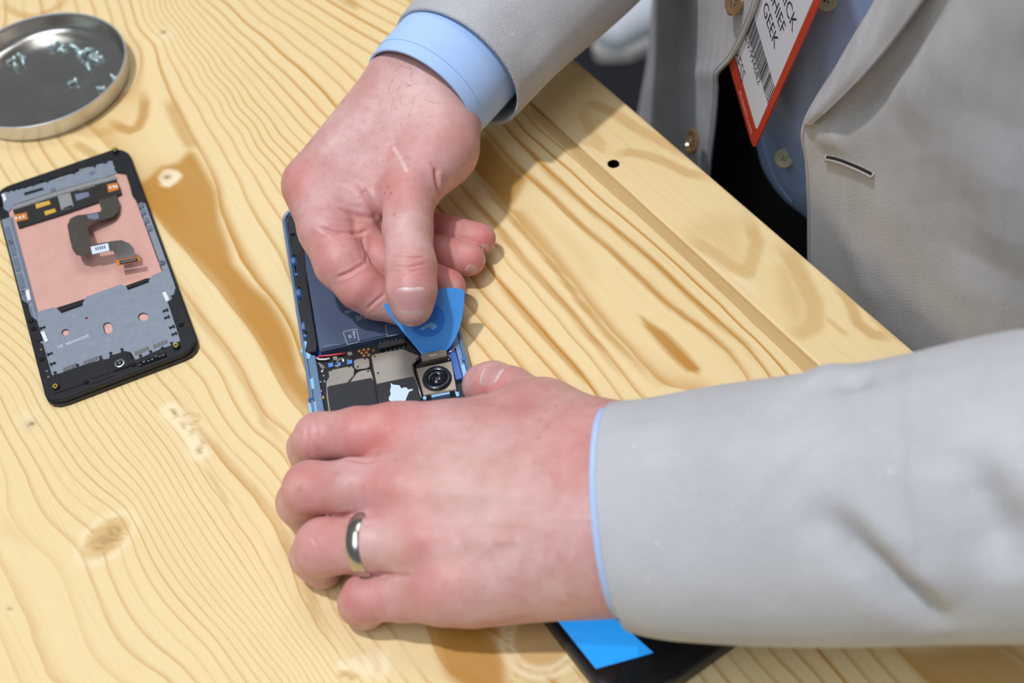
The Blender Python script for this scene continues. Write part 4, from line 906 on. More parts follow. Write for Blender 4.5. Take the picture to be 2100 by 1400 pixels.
# ------------------------------------------------------------------ phone under the lower arm
th2 = math.radians(27.9); ax2 = np.array([math.cos(th2), math.sin(th2)]); bx2 = np.array([-ax2[1], ax2[0]])
a0 = P(1215, 1395, 9)[:2] @ ax2; b0 = P(1432, 1365, 9)[:2] @ bx2
PF = Frame(*((a0 + 80.5) * ax2 + (b0 + 38) * bx2), th2)
p2 = root('smartphone', np.r_[PF.c, 0], 'black smartphone with a lit blue screen under the lower sleeve', 'phone')
ring_wall('case', PF, [(79.1, 36.6, 8, .02), (80.2, 37.7, 9, .8), (80.5, 38, 9.2, 2), (80.5, 38, 9.2, 7.5), (80.1, 37.6, 9, 8.6), (79.4, 36.9, 8.6, 9.0), (78.8, 36.3, 8.2, 8.9), (78.6, 36.1, 8, 8.5)], 'black_plastic', p2)
gl = PF.box('glass', -78.4, -35.9, 78.4, 35.9, 8.3, 8.75, 'black_gloss', p2, 7.8, .15)
la, lb = PF.l(1222, 1371, 8.8); ra, rb = PF.l(1135, 1262, 8.8)
poly('lit_picture', [(1222, 1371), (1135, 1262), (1080, 1195), (1160, 1165), (1228, 1237), (1340, 1338)], 8.74, 8.79, 'phone_screen', gl, 0, 0)
for k in range(3): PF.box('side_key', 20 + 14 * k, -38.5, 29 + 14 * k, -37.8, 3.5, 6, 'black_plastic', p2, .3, .2)
# ------------------------------------------------------------------ the person: hands modelled as implicit flesh over a skeleton
def smin(a, b, k):
    h = np.maximum(k - np.abs(a - b), 0) / k
    return np.minimum(a, b) - h * h * k * .25
def cone(X, a, b, r1, r2):
    ab = b - a; h = np.clip(((X - a) @ ab) / (ab @ ab + 1e-9), 0, 1)
    d = X - a - h[:, None] * ab
    return np.sqrt(np.einsum('ij,ij->i', d, d)) - (r1 + (r2 - r1) * h)
def J(px, py, z, r): return (P(px, py, z), r)
class Flesh:
    def __init__(s, palm, fingers, kp=9.0, kf=3.0, kpf=7.0, kff=1.6, dents=()):
        s.palm = palm; s.fingers = fingers; s.kp, s.kf, s.kpf, s.kff = kp, kf, kpf, kff; s.dents = dents
    def __call__(s, X):
        dp = None
        for (a, ra), (b, rb) in s.palm:
            d = cone(X, a, b, ra, rb); dp = d if dp is None else smin(dp, d, s.kp)
        tot = None
        for ch in s.fingers:
            df = None
            for (a, ra), (b, rb) in zip(ch, ch[1:]):
                d = cone(X, a, b, ra, rb); df = d if df is None else smin(df, d, s.kf)
            di = smin(dp, df, s.kpf); tot = di if tot is None else smin(tot, di, s.kff)
        if tot is None: tot = dp
        for c, r, k in s.dents:                            # hollows
            d = np.sqrt(((X - c) ** 2).sum(1)) - r; tot = -smin(-tot, d, k)
        return tot
    def hit_many(s, l):
        Q = np.array([ray(*p) for p in l]); Q = Q / np.linalg.norm(Q, axis=1)[:, None]; t = np.full(len(Q), 300.0); ok = np.zeros(len(Q), bool); act = np.arange(len(Q))
        for _ in range(160):
            d = s(CO + Q[act] * t[act, None]); done = d < .03; ok[act[done]] = True
            t[act] += np.where(done, 0, np.maximum(d * .85, .05)); act = act[~done & (t[act] < 1000)]
            if not len(act): break
        return [CO + q * a if o else None for q, a, o in zip(Q, t, ok)]
    def hit(s, px, py): return s.hit_many([(px, py)])[0]
    def normal(s, x):
        e = .4; D = np.eye(3) * e; g = s(np.vstack([x + D, x - D])); n = g[:3] - g[3:]; return n / np.linalg.norm(n)
def surface_nets(fn, lo, hi, h, fac=5):
    n = np.ceil((hi - lo) / (h * fac)).astype(int) * fac + 1
    cn = (n - 1) // fac + 1
    ax = [lo[i] + np.arange(n[i]) * h for i in range(3)]; cx = [a[::fac] for a in ax]
    C = np.stack(np.meshgrid(*cx, indexing='ij'), -1).reshape(-1, 3)
    cv = fn(C).reshape(cn)
    val = np.full(n, 1.0, np.float32)
    lim = h * fac * 1.15
    m = np.zeros(cn - 1, bool)
    for dx in (0, 1):
        for dy in (0, 1):
            for dz in (0, 1): m |= np.abs(cv[dx:cn[0] - 1 + dx, dy:cn[1] - 1 + dy, dz:cn[2] - 1 + dz]) < lim
    sgn = np.where(cv[:-1, :-1, :-1] < 0, -1.0, 1.0)
    val[:-1, :-1, :-1] = np.repeat(np.repeat(np.repeat(sgn, fac, 0), fac, 1), fac, 2)
    bi = np.argwhere(m)
    o = np.arange(fac + 1); O = np.stack(np.meshgrid(o, o, o, indexing='ij'), -1).reshape(-1, 3)
    mask = np.zeros(n, bool)
    for k in range(0, len(bi), 4000):
        I = (bi[k:k + 4000, None] * fac + O[None]).reshape(-1, 3); mask[I[:, 0], I[:, 1], I[:, 2]] = True
    I = np.argwhere(mask)
    for k in range(0, len(I), 200000):
        q = I[k:k + 200000]; val[q[:, 0], q[:, 1], q[:, 2]] = fn(lo + q * h)
    neg = val < 0
    cell = np.zeros(n - 1, np.int8)
    for dx in (0, 1):
        for dy in (0, 1):
            for dz in (0, 1): cell += neg[dx:n[0] - 1 + dx, dy:n[1] - 1 + dy, dz:n[2] - 1 + dz]
    act = (cell > 0) & (cell < 8)
    A = np.argwhere(act); idx = np.full(n - 1, -1, int); idx[act] = np.arange(len(A))
    acc = np.zeros((len(A), 3)); cnt = np.zeros(len(A))
    corners = [(i, j, k) for i in (0, 1) for j in (0, 1) for k in (0, 1)]
    for a in corners:
        for axn in range(3):
            if a[axn]: continue
            b = list(a); b[axn] = 1
            va = val[A[:, 0] + a[0], A[:, 1] + a[1], A[:, 2] + a[2]]; vb = val[A[:, 0] + b[0], A[:, 1] + b[1], A[:, 2] + b[2]]
            mm = (va < 0) != (vb < 0); t = va[mm] / (va[mm] - vb[mm])
            p = A[mm] + np.array(a); p = p.astype(float); p[:, axn] += t
            acc[mm] += p; cnt[mm] += 1
    V = lo + acc / cnt[:, None] * h
    F = []
    for axn in range(3):
        u, w = (axn + 1) % 3, (axn + 2) % 3
        sl0 = [slice(None)] * 3; sl1 = [slice(None)] * 3; sl0[axn] = slice(0, -1); sl1[axn] = slice(1, None)
        ch = neg[tuple(sl0)] != neg[tuple(sl1)]
        Q = np.argwhere(ch); ok = (Q[:, u] > 0) & (Q[:, w] > 0) & (Q[:, u] < n[u] - 1) & (Q[:, w] < n[w] - 1) ; Q = Q[ok]
        def g(du, dw):
            q = Q.copy(); q[:, u] += du; q[:, w] += dw; return idx[q[:, 0], q[:, 1], q[:, 2]]
        f = np.stack([g(-1, -1), g(0, -1), g(0, 0), g(-1, 0)], -1)
        flip = neg[Q[:, 0], Q[:, 1], Q[:, 2]]
        f[~flip] = f[~flip][:, ::-1]
        F.append(f[(f >= 0).all(1)])
    return V, np.vstack(F)
def grad_normals(fn, V):
    e = .5; N = np.zeros_like(V)
    for i in range(3):
        D = np.zeros(3); D[i] = e; N[:, i] = fn(V + D) - fn(V - D)
    return N / (np.linalg.norm(N, axis=1)[:, None] + 1e-9)

def JR(px, py, z, r): return (P(px, py, z if z < 34 else 34 + (z - 34) * .35), r)
# --- right hand (upper): thumb and fingers pinch the pick
RAX = .4 * CD + .9165 * (.62 * CR + .785 * CU); RAX /= np.linalg.norm(RAX); R_W = P(880, 185, 52)
_s = P(925, 222, 49) - P(838, 140, 53); _s /= np.linalg.norm(_s)
rh_palm = [
 ((R_W + RAX * 75 - _s * 9, 20), (R_W - _s * 10.5, 19)), ((R_W + RAX * 75 + _s * 7, 19), (R_W + _s * 9.5, 18.5)),
 ((R_W - _s * 10.5, 19), JR(640, 378, 56, 12.5)),
 (JR(862, 165, 80, 19), JR(672, 372, 46, 12.5)),
 (JR(890, 190, 74, 18), JR(712, 368, 34, 12)),
 (JR(912, 215, 68, 17), JR(752, 372, 24, 11)),
 ((R_W + _s * 5, 17), JR(898, 303, 64, 16.6)), (JR(898, 303, 64, 16.6), JR(846, 378, 58, 13.5)),
 (JR(800, 260, 72, 17), JR(765, 355, 54, 12)), (JR(690, 420, 50, 12.5), JR(748, 418, 48, 10)),
]
rh_f = [
 [JR(900, 300, 68, 15), JR(838, 392, 68, 13.4), JR(836, 470, 66, 11.4), JR(842, 545, 58, 11.6), JR(844, 596, 46, 11.2), JR(845, 627, 33.6, 9.6)],
 [JR(640, 382, 56, 13.8), JR(670, 470, 49, 13.4), JR(698, 540, 34, 12.0), JR(738, 588, 27.5, 10.6), JR(772, 612, 21.5, 9.5), JR(822, 632, 16, 8.4)],
 [JR(672, 375, 46, 13), JR(728, 490, 32, 10.6), JR(790, 535, 24, 10), JR(850, 565, 20, 9.6), JR(918, 588, 16.5, 8.8)],
 [JR(712, 372, 34, 12), JR(770, 470, 24, 10), JR(850, 510, 18, 9.4), JR(905, 523, 15.5, 9.2), JR(962, 532, 13.5, 8.2)],
 [JR(752, 378, 25, 11), JR(810, 440, 17, 9.4), JR(880, 470, 15, 8.8), JR(930, 480, 14, 8.6), JR(985, 489, 12.5, 7.8)],
]
RH = Flesh(rh_palm, rh_f, kp=13, kf=3.5, kpf=7, kff=1.4)
# --- left hand (lower): steadies the phone, fingers hooked over its far side
lh_palm = [
 (J(1420, 1015, 54, 25), J(1250, 985, 45, 24)), (J(1420, 1085, 52, 24), J(1240, 1105, 42, 23.5)),
 (J(1250, 960, 44, 23.5), J(815, 893, 36, 13.5)),
 (J(1245, 1010, 46, 24), J(815, 1003, 38, 14)),
 (J(1240, 1070, 43, 24), J(850, 1108, 33, 13.6)),
 (J(1235, 1120, 40, 22), J(900, 1210, 26, 12.5)),
 (J(1235, 1140, 34, 20), J(980, 1196, 24, 14.5)),
 (J(1220, 945, 38, 23), J(1110, 868, 30, 16)), (J(1110, 868, 30, 16), J(940, 890, 30, 13)),
]
lh_f = [
 [J(838, 889, 37, 12.4), J(735, 890, 38, 11.2), J(654, 896, 34, 10.2), J(634, 918, 20, 9.2), J(634, 945, 11, 8.2)],
 [J(835, 1000, 40, 12.8), J(725, 999, 38, 11.4), J(636, 1001, 32, 11.0), J(616, 1030, 18, 9.8), J(630, 1060, 9.4, 8.6)],
 [J(872, 1110, 35, 12.6), J(760, 1115, 32, 11.7), J(664, 1121, 26, 11.5), J(645, 1140, 14.5, 9.8), J(662, 1165, 9.4, 8.6)],
 [J(905, 1212, 25, 12), J(830, 1220, 21, 10.2), J(752, 1226, 16.5, 9.8), J(740, 1238, 11.0, 8.8), J(752, 1250, 8.6, 8.0)],
 [J(1215, 915, 38, 19), J(1125, 858, 28, 14.2), J(1045, 806, 19, 11.6), J(1010, 792, 14.5, 11.0), J(990, 790, 12.0, 9.6)],
]
LH = Flesh(lh_palm, lh_f, kp=13, kf=3.5, kpf=6, kff=1.0)

def hits(fn, l):
    out = fn.hit_many(l); return np.array([o for o in out if o is not None])
def build_hand(fn, h, creases, spots, bumps):
    pts = np.array([p for a, b in fn.palm for p in (a[0], b[0])] + [j[0] for c in fn.fingers for j in c])
    rad = max([a[1] for a, b in fn.palm])
    lo = pts.min(0) - rad - 4; hi = pts.max(0) + rad + 4
    V, F = surface_nets(fn, lo, hi, h)
    for _ in range(1):                                     # one light smoothing pass
        acc = np.zeros_like(V); cnt = np.zeros(len(V))
        for i in range(4):
            a, b = F[:, i], F[:, (i + 1) % 4]
            np.add.at(acc, a, V[b]); np.add.at(cnt, a, 1)
        V = V * .5 + acc / cnt[:, None] * .5
    N = grad_normals(fn, V); disp = np.zeros(len(V))
    att = {k: np.zeros(len(V)) for k in ('red', 'light', 'brown')}
    for l, w, d in creases:
        L = hits(fn, l)
        if len(L) < 2: continue
        L = catmull(L, max(len(L) * 3, 6)); box = ((V > L.min(0) - 8) & (V < L.max(0) + 8)).all(1)
        dist = np.full(len(V), 99.0); t = np.full(len(V), .5); dist[box], t[box] = pl_dist(V[box], L, True)
        fade = np.clip(np.minimum(t, 1 - t) * 7, .15, 1)
        disp -= d * fade * np.exp(-(dist / w) ** 2); disp += .35 * d * fade * np.exp(-((dist - 2.2 * w) / (1.2 * w)) ** 2)
        att['red'] = np.maximum(att['red'], .45 * fade * min(1, d / .5) * np.exp(-(dist / (w * .9)) ** 2))
    for l, w, d in bumps:
        L = hits(fn, l) if len(l) > 1 else np.repeat(hits(fn, l), 2, 0) + np.array([[0, 0, 0], [.01, 0, 0]])
        if len(L) < 2: continue
        box = ((V > L.min(0) - 3 * w) & (V < L.max(0) + 3 * w)).all(1); disp[box] += d * np.exp(-(pl_dist(V[box], L) / w) ** 2)
    for (k, p, r, a), c in zip(spots, fn.hit_many([q[1] for q in spots])):
        if c is None: continue
        box = (np.abs(V - c) < 3 * r).all(1); att[k][box] = np.maximum(att[k][box], a * np.exp(-(((V[box] - c) ** 2).sum(1)) / r ** 2))
    V = V + N * disp[:, None]
    return V, F, att
H_STEP = .75
r_creases = [
 ([(740, 385), (752, 405), (764, 428), (776, 452)], 1.4, 1.3), ([(690, 425), (715, 436), (742, 444), (768, 450)], 1.1, .7),
 ([(652, 466), (690, 478), (725, 480), (760, 470)], .9, .8), ([(690, 570), (715, 560), (735, 548), (752, 540)], .8, .8),
 ([(752, 634), (770, 618), (790, 602)], .7, .5), ([(742, 480), (746, 510), (752, 540)], .8, .6),
 ([(797, 532), (820, 527), (850, 530), (876, 526)], .55, .42), ([(800, 545), (830, 548), (855, 545), (878, 540)], .5, .4), ([(806, 556), (840, 558), (872, 550)], .5, .3), ([(800, 520), (835, 516), (868, 518)], .5, .2),
 ([(895, 340), (893, 365), (898, 390), (902, 408)], 1.3, .9), ([(880, 330), (892, 350), (897, 380)], 1.0, .4),
 ([(690, 380), (720, 395), (745, 412)], 1.2, .3), ([(720, 370), (740, 382), (752, 395)], 1.1, .25), ([(690, 410), (715, 420), (742, 428)], 1.0, .22),
 ([(660, 440), (690, 452), (720, 458)], .8, .3), ([(950, 498), (968, 505), (985, 508)], .5, .3),
]
r_spots = [('red', (815, 385), 12, .5), ('red', (600, 375), 14, .45), ('red', (690, 500), 20, .35), ('red', (740, 590), 16, .5), ('red', (930, 570), 14, .75), ('red', (975, 535), 12, .65), ('red', (990, 490), 12, .6), ('red', (900, 470), 16, .6), ('red', (900, 515), 16, .6), ('red', (845, 545), 12, .4), ('red', (770, 500), 14, .4), ('red', (780, 560), 10, .35),
           ('light', (880, 200), 22, .25), ('light', (800, 640), 8, .4), ('light', (930, 590), 5, .5), ('light', (835, 470), 14, .15), ('red', (870, 280), 22, .2), ('light', (850, 655), 6, .35)]
rr_ = random.Random(3)
for _ in range(46): r_spots.append(('brown', (rr_.gauss(820, 55), rr_.gauss(270, 70)), rr_.uniform(.5, .9), rr_.uniform(.12, .35)))
for q in ((795, 384), (790, 396), (808, 438), (802, 397)): r_spots.append(('brown', q, .9, .6))
for t in np.linspace(0, 1, 26): r_spots.append(('light', (808 + 26 * t, 304 + 38 * t + 8 * t * t), .95, .75))
r_bumps = [([(835, 385)], 9, .9), ([(608, 372)], 9, .8), ([(806, 302), (820, 325), (834, 348)], .8, .25), ([(760, 180), (700, 260), (640, 340)], 4, .5), ([(930, 320)], 14, 1.2), ([(815, 470), (870, 470)], 10, -.4), ([(700, 330)], 16, -.5)]
l_creases = [
 ([(632, 862), (630, 890), (634, 920), (640, 935)], .8, .35), ([(645, 860), (650, 890), (652, 925)], .7, .25), ([(618, 990), (612, 1010), (615, 1030)], .7, .2),
 ([(775, 945), (735, 945), (690, 944)], 1.1, .8), ([(785, 1058), (735, 1058), (690, 1056)], 1.1, .8), ([(850, 1180), (800, 1178), (750, 1178)], 1.0, .6),
 ([(985, 800), (1000, 808), (1020, 812)], .6, .3), ([(640, 1100), (650, 1120), (648, 1145)], .7, .2),
]
l_spots = [('red', (775, 872), 17, .75), ('red', (825, 860), 14, .5), ('red', (800, 1000), 16, .5), ('red', (845, 1020), 14, .45), ('red', (860, 1100), 16, .4), ('red', (900, 1180), 14, .45), ('red', (905, 1205), 7, .4), ('red', (640, 890), 14, .35), ('red', (615, 1000), 16, .45), ('red', (600, 1000), 10, .3), ('red', (640, 1110), 18, .35), ('red', (725, 1225), 16, .4), ('red', (1000, 790), 12, .5), ('red', (1180, 900), 30, .3), ('red', (1050, 830), 20, .3),
           ('light', (930, 980), 22, .35), ('light', (1000, 1020), 26, .3), ('light', (940, 1130), 14, .25), ('light', (600, 1000), 5, .3), ('light', (800, 1120), 10, .35), ('light', (770, 860), 5, .3),
           ('brown', (655, 920), 2.2, .35), ('brown', (614, 1003), 1.8, .35), ('brown', (690, 970), 1.4, .25), ('brown', (1050, 1105), 1.6, .25), ('brown', (1103, 897), 1.3, .3)]
for _ in range(70): l_spots.append(('brown', (rr_.gauss(990, 100), rr_.gauss(1040, 100)), rr_.uniform(1.5, 4), rr_.uniform(.05, .16)))
l_bumps = [([(795, 885)], 11, 1.6), ([(815, 1000)], 11, 1.6), ([(860, 1105)], 10, 1.3), ([(905, 1205)], 9, 1.0), ([(930, 930)], 14, -.5), ([(880, 945), (950, 955)], 6, -1.2), ([(880, 1055), (960, 1060)], 6, -1.3), ([(920, 1160), (990, 1150)], 6, -1.0),
           ([(880, 900), (1000, 930), (1150, 970)], 3.2, .4), ([(890, 1005), (1020, 1010), (1150, 1020)], 3.2, .4), ([(930, 1120), (1050, 1100), (1170, 1080)], 3, .35), ([(1000, 1070), (1080, 1075), (1150, 1060), (1220, 1065)], 1.8, .4), ([(950, 1160), (1020, 1110), (1060, 1110)], 1.6, .35),
           ([(1140, 815)], 14, .8), ([(632, 905)], 5, .5), ([(606, 1000)], 5, .5)]
rV, rF, rA = build_hand(RH, H_STEP, r_creases, r_spots, r_bumps)
lV, lF, lA = build_hand(LH, H_STEP, l_creases, l_spots, l_bumps)
# arms and trunk under the clothes, one flesh with the hands
SH_R = W(-40, 95, 330); SH_L = W(345, 110, 330)
EL_R = R_W + RAX * 250
L_W = P(1270, 1050, 48); LAX = P(2100, 992, 92) - L_W; LAX /= np.linalg.norm(LAX); EL_L = L_W + LAX * 260
trunk = Flesh([((R_W + RAX * 30, 22), (EL_R, 32)), ((EL_R, 34), (SH_R, 42)), ((L_W + LAX * 30, 26), (EL_L, 34)), ((EL_L, 36), (SH_L, 42)),
               ((SH_R, 46), (SH_L, 46)), ((W(90, 190, 300), 70), (W(90, 190, -60), 85)), ((W(210, 190, 300), 70), (W(210, 190, -60), 85)), ((W(150, 150, 330), 50), (W(150, 110, 420), 46))], [], kp=20)
pts = np.array([p for a, b in trunk.palm for p in (a[0], b[0])])
tV, tF = surface_nets(trunk, pts.min(0) - 95, pts.max(0) + 95, 7.0, 4)
person = root('person', W(150, 200, -900), 'person in a beige jacket and blue shirt leaning over the table, both hands working', 'person')
V = np.vstack([rV, lV, tV]); F = np.vstack([rF, lF + len(rV), tF + len(rV) + len(lV)])
body = mesh('body', V, F.tolist(), 'skin', person, True, attrs={k: np.r_[rA[k], lA[k], np.zeros(len(tV))] for k in rA})

def nail(fn, c_px, tip_px, wid, length, name='fingernail', lift=.28):
    c = fn.hit(*c_px); tp = fn.hit(*tip_px); n = fn.normal(c); t = tp - c; t -= n * (t @ n); t /= np.linalg.norm(t); s_ = np.cross(t, n)
    V = []; lun = []; lf = []; nr, na = 9, 40
    for i in range(nr):
        r = i / (nr - 1)
        for k in range(na):
            a = 2 * math.pi * k / na; ca, sa = math.cos(a), math.sin(a); e = .62
            u = math.copysign(abs(ca) ** e, ca) * r; v = math.copysign(abs(sa) ** e, sa) * r
            p = c + s_ * u * wid / 2 + t * v * length / 2 + n * 4
            V.append(p); lf.append(lift * (1 - r ** 6) - .22 * r ** 6); lun.append(max(np.clip((v - .68) * 6, 0, 1), .75 * np.clip((-v - .62) * 4, 0, 1) * (abs(u) < .7)))
    V = np.array(V)
    for _ in range(14): V = V - n * fn(V)[:, None] * .9
    V = V + n * np.array(lf)[:, None]
    F = grid_faces(na, nr, True)
    return mesh(name, V, F, 'nail', body, True, attrs={'lunula': lun})
nail(RH, (844, 617), (845, 641), 17.5, 13.5)
nail(LH, (1006, 768), (978, 768), 12.5, 12.5)
nail(RH, (966, 554), (984, 556), 6.5, 6.5, lift=.12); nail(RH, (992, 509), (1006, 509), 5.5, 5.5, lift=.12)

# hair on the right wrist
hv = []; hf = []
for _ in range(30):
    p = RH.hit(rr_.uniform(790, 890), rr_.uniform(110, 210))
    if p is None: continue
    n = RH.normal(p); d = rr_.uniform(0, 6.28); g_ = np.array([math.cos(d), math.sin(d), 0]); g_ = g_ - n * (g_ @ n); b_ = np.cross(n, g_)
    L = rr_.uniform(4, 11); cv_ = rr_.uniform(-1, 1) * .5
    for k in range(7):
        s_ = k / 6 * L; q = p + n * (.35 * math.sin(k / 6 * 2.6) + .1) + g_ * s_ + b_ * cv_ * s_ * s_ * .2
        dd = float(RH(q[None])[0]); q = q - n * (dd - .25)
        hv += [q + b_ * .022, q - b_ * .022, q + n * .045]
    i0 = len(hv) - 21
    for k in range(6):
        for a, b in ((0, 1), (1, 2), (2, 0)): hf.append((i0 + 3 * k + a, i0 + 3 * k + b, i0 + 3 * k + 3 + b, i0 + 3 * k + 3 + a))
ha = mesh('wrist_hair', hv, hf, 'hair', body, False); ha['kind'] = 'stuff'

# wedding band on the left ring finger
ra_, rb_ = P(755, 1115, 32), P(664, 1121, 26); rc = ra_ * .98 + rb_ * .02; rx = rb_ - ra_
rrad = 12.0
rg = lathe('ring', [(rrad - .1, -3.0), (rrad + .7, -2.9), (rrad + 1.25, -2.0), (rrad + 1.5, 0), (rrad + 1.25, 2.0), (rrad + .7, 2.9), (rrad - .1, 3.0), (rrad - .25, 0), (rrad - .1, -3.0)], rc, 'titanium', None, 64, rx, origin=rc)
tag(rg, 'polished grey metal ring worn on the lower hand', 'ring')
# ------------------------------------------------------------------ clothes
def vnormals(V, F):
    F = np.asarray(F); n = np.cross(V[F[:, 2]] - V[F[:, 0]], V[F[:, 3]] - V[F[:, 1]]); N = np.zeros_like(V)
    for i in range(4): np.add.at(N, F[:, i], n)
    return N / (np.linalg.norm(N, axis=1)[:, None] + 1e-9)
def orient_out(V, F, toward):                             # make the sheet face a given point
    N = vnormals(V, F)
    if ((toward - V) * N).sum(1).mean() < 0: F = [f_[::-1] for f_ in F]
    return F
def on_sheet(V, N, px):                                   # point of a sheet seen at a pixel of the photograph
    q = proj(V); d = np.hypot(q[:, 0] - px[0], q[:, 1] - px[1]); fr_ = ((V - CO) * N).sum(1) < 0
    dep = (V - CO) @ CD; sc_ = d + np.where(fr_, 0, 500) + dep * .02
    return V[np.argmin(sc_)]
def crease_sheet(V, F, folds):
    N = vnormals(V, F); disp = np.zeros(len(V))
    for l, w_, d_ in folds:
        L = np.array([on_sheet(V, N, p) for p in l]); L = catmull(L, len(L) * 4) if len(L) > 2 else L
        dist, t = pl_dist(V, L, True); fade = np.clip(np.minimum(t * 2.6, (1 - t) * 4), 0, 1)
        disp += d_ * fade * np.exp(-(dist / w_) ** 2)
    return V + N * disp[:, None]
def solid(o, th, off=-1.0):
    m = o.modifiers.new('thickness', 'SOLIDIFY'); m.thickness = th * MM; m.offset = off; return o
def sleeve(name, rings, nring, nseg, mat, par, folds=(), th=1.8, noise=0.0, seed=1, skew=0.0, bow=0.0):
    """rings: (centre, side radius, up radius, axis or None)"""
    C = catmull([r[0] for r in rings], nring); ra = catmull([[r[1], r[2], 0] for r in rings], nring)
    T = np.gradient(C, axis=0); T /= np.linalg.norm(T, axis=1)[:, None]
    V = []; uv = []; s_ = 0
    rs = np.random.RandomState(seed); ph_ = rs.uniform(0, 6.28, 6)
    for i in range(nring):
        if i: s_ += np.linalg.norm(C[i] - C[i - 1])
        up = np.array([0, 0, 1.0]); up = up - T[i] * (up @ T[i]); up /= np.linalg.norm(up); sd = np.cross(T[i], up)
        for k in range(nseg):
            a = 2 * math.pi * k / (nseg - 1) - math.pi / 2
            wv = 1 + noise * (math.sin(3 * a + ph_[0] + s_ * .03) * .5 + math.sin(5 * a + ph_[1] - s_ * .05) * .3) * min(1, s_ / 30)
            V.append(C[i] + (sd * math.cos(a) * ra[i][0] + up * math.sin(a) * ra[i][1]) * wv + T[i] * (skew * math.cos(a) * ra[i][0] - bow * math.sin(a)) * max(0, 1 - s_ / 90)); uv.append((a * (ra[0][0] + ra[0][1]) / 2, s_))
    V = np.array(V); F = grid_faces(nseg, nring)
    cen = np.repeat(C, nseg, 0); N = vnormals(V, F)
    if ((V - cen) * N).sum(1).mean() < 0: F = [f_[::-1] for f_ in F]
    if folds: V = crease_sheet(V, F, folds)
    return solid(mesh(name, V, F, mat, par, True, uv=np.array(uv)), th)
def sheet(name, rows, nu, nv, mat, par, folds=(), th=1.6, face=CO):
    """rows of (px, py, e): control points seen in the photograph, e beyond the table edge"""
    G0 = [np.array([E(*c) for c in r]) for r in rows]
    R1 = np.array([catmull(r, nu) for r in G0]); V = np.array([catmull(R1[:, j], nv) for j in range(nu)]).transpose(1, 0, 2).reshape(-1, 3)
    F = orient_out(V, grid_faces(nu, nv), face)
    if folds: V = crease_sheet(V, F, folds)
    uv = np.stack([(V - TA) @ TT, V[:, 2]], -1)
    return solid(mesh(name, V, F, mat, par, True, uv=uv), th), V, F


# jacket: the front panel on the right of the picture carries the rest of the jacket as its pieces
front_rows = [
 [(1900, -200, 26), (2020, -200, 14), (2250, -200, 10), (2480, -200, 40), (2600, -200, 90)],
 [(1795, 0, 24), (1940, 0, 13), (2150, 0, 8), (2400, 0, 34), (2540, 0, 90)],
 [(1715, 130, 24), (1850, 130, 14), (2080, 130, 10), (2380, 130, 34), (2520, 130, 90)],
 [(1645, 255, 24), (1790, 255, 16), (2050, 255, 11), (2370, 255, 34), (2510, 255, 90)],
 [(1651, 340, 25), (1790, 340, 17), (2050, 340, 12), (2360, 340, 34), (2500, 340, 90)],
 [(1655, 430, 26), (1800, 430, 17), (2050, 430, 13), (2350, 430, 34), (2490, 430, 90)],
 [(1656, 540, 28), (1800, 540, 19), (2050, 540, 14), (2340, 540, 36), (2480, 540, 90)],
 [(1660, 720, 32), (1810, 720, 22), (2050, 720, 17), (2330, 720, 40), (2470, 720, 95)],
 [(1665, 1000, 44), (1830, 1000, 32), (2050, 1000, 28), (2320, 1000, 50), (2460, 1000, 105)]]
jacket, fV, fF = sheet('jacket', front_rows, 110, 130, 'jacket', person,
    folds=[([(1935, -20), (1850, 95), (1775, 185), (1705, 252)], 8, -6), ([(2000, 40), (1920, 150), (1840, 250)], 14, 3), ([(1900, 320), (1950, 450), (1980, 600)], 22, -3), ([(2060, 250), (2050, 400), (2060, 560)], 18, 3), ([(1720, 420), (1760, 540), (1800, 640)], 12, 1.6), ([(1660, 268), (1700, 280), (1740, 285)], 7, 2.2)])
jacket['label'] = 'beige herringbone jacket'
# lapel folded over the panel
lap = [[(1852, -120, 17), (1905, -120, 9), (1968, -120, 8)], [(1793, 0, 18), (1840, 0, 9), (1890, 0, 8)], [(1745, 80, 18), (1790, 80, 10), (1832, 80, 9)], [(1697, 165, 18), (1728, 165, 11), (1760, 165, 10)], [(1660, 228, 19), (1676, 228, 15), (1696, 228, 14)], [(1646, 254, 22), (1652, 256, 20), (1662, 258, 19)]]
sheet('lapel', lap, 30, 60, 'jacket', jacket, th=2.2)
# other front, seen beyond the badge
right_rows = [
 [(1362, -160, 240), (1352, -160, 160), (1400, -160, 95), (1490, -160, 52), (1600, -160, 30)],
 [(1352, 0, 240), (1338, 0, 160), (1390, 0, 98), (1468, 0, 56), (1551, 0, 33)],
 [(1347, 60, 240), (1333, 60, 160), (1386, 60, 98), (1458, 60, 58), (1529, 60, 36)],
 [(1342, 118, 240), (1328, 118, 160), (1380, 118, 98), (1442, 118, 60), (1499, 118, 41)],
 [(1337, 152, 240), (1323, 152, 160), (1374, 152, 98), (1424, 152, 64), (1470, 152, 46)],
 [(1330, 190, 240), (1316, 190, 160), (1366, 190, 98), (1420, 190, 66), (1468, 190, 48)],
 [(1320, 257, 240), (1305, 257, 160), (1358, 257, 98), (1414, 257, 66), (1463, 257, 50)],
 [(1305, 345, 240), (1290, 345, 160), (1346, 345, 98), (1404, 345, 68), (1453, 345, 54)],
 [(1275, 520, 240), (1262, 520, 165), (1326, 520, 104), (1388, 520, 78), (1440, 520, 66)]]
rp_, rpV, rpF = sheet('front_panel', right_rows, 70, 100, 'jacket', jacket, folds=[([(1385, 20), (1380, 140), (1370, 260)], 9, -3), ([(1340, 20), (1335, 120), (1320, 230)], 7, 1.5)])
ed = np.array([E(*r[-1]) for r in right_rows]); ed = catmull(ed, 40) - CD * 1.0
tube('edge_stitching', ed + (CO - ed) / np.linalg.norm(CO - ed, axis=1)[:, None] * 1.2 - TT * 2.2, .35, 'thread', jacket, 5)
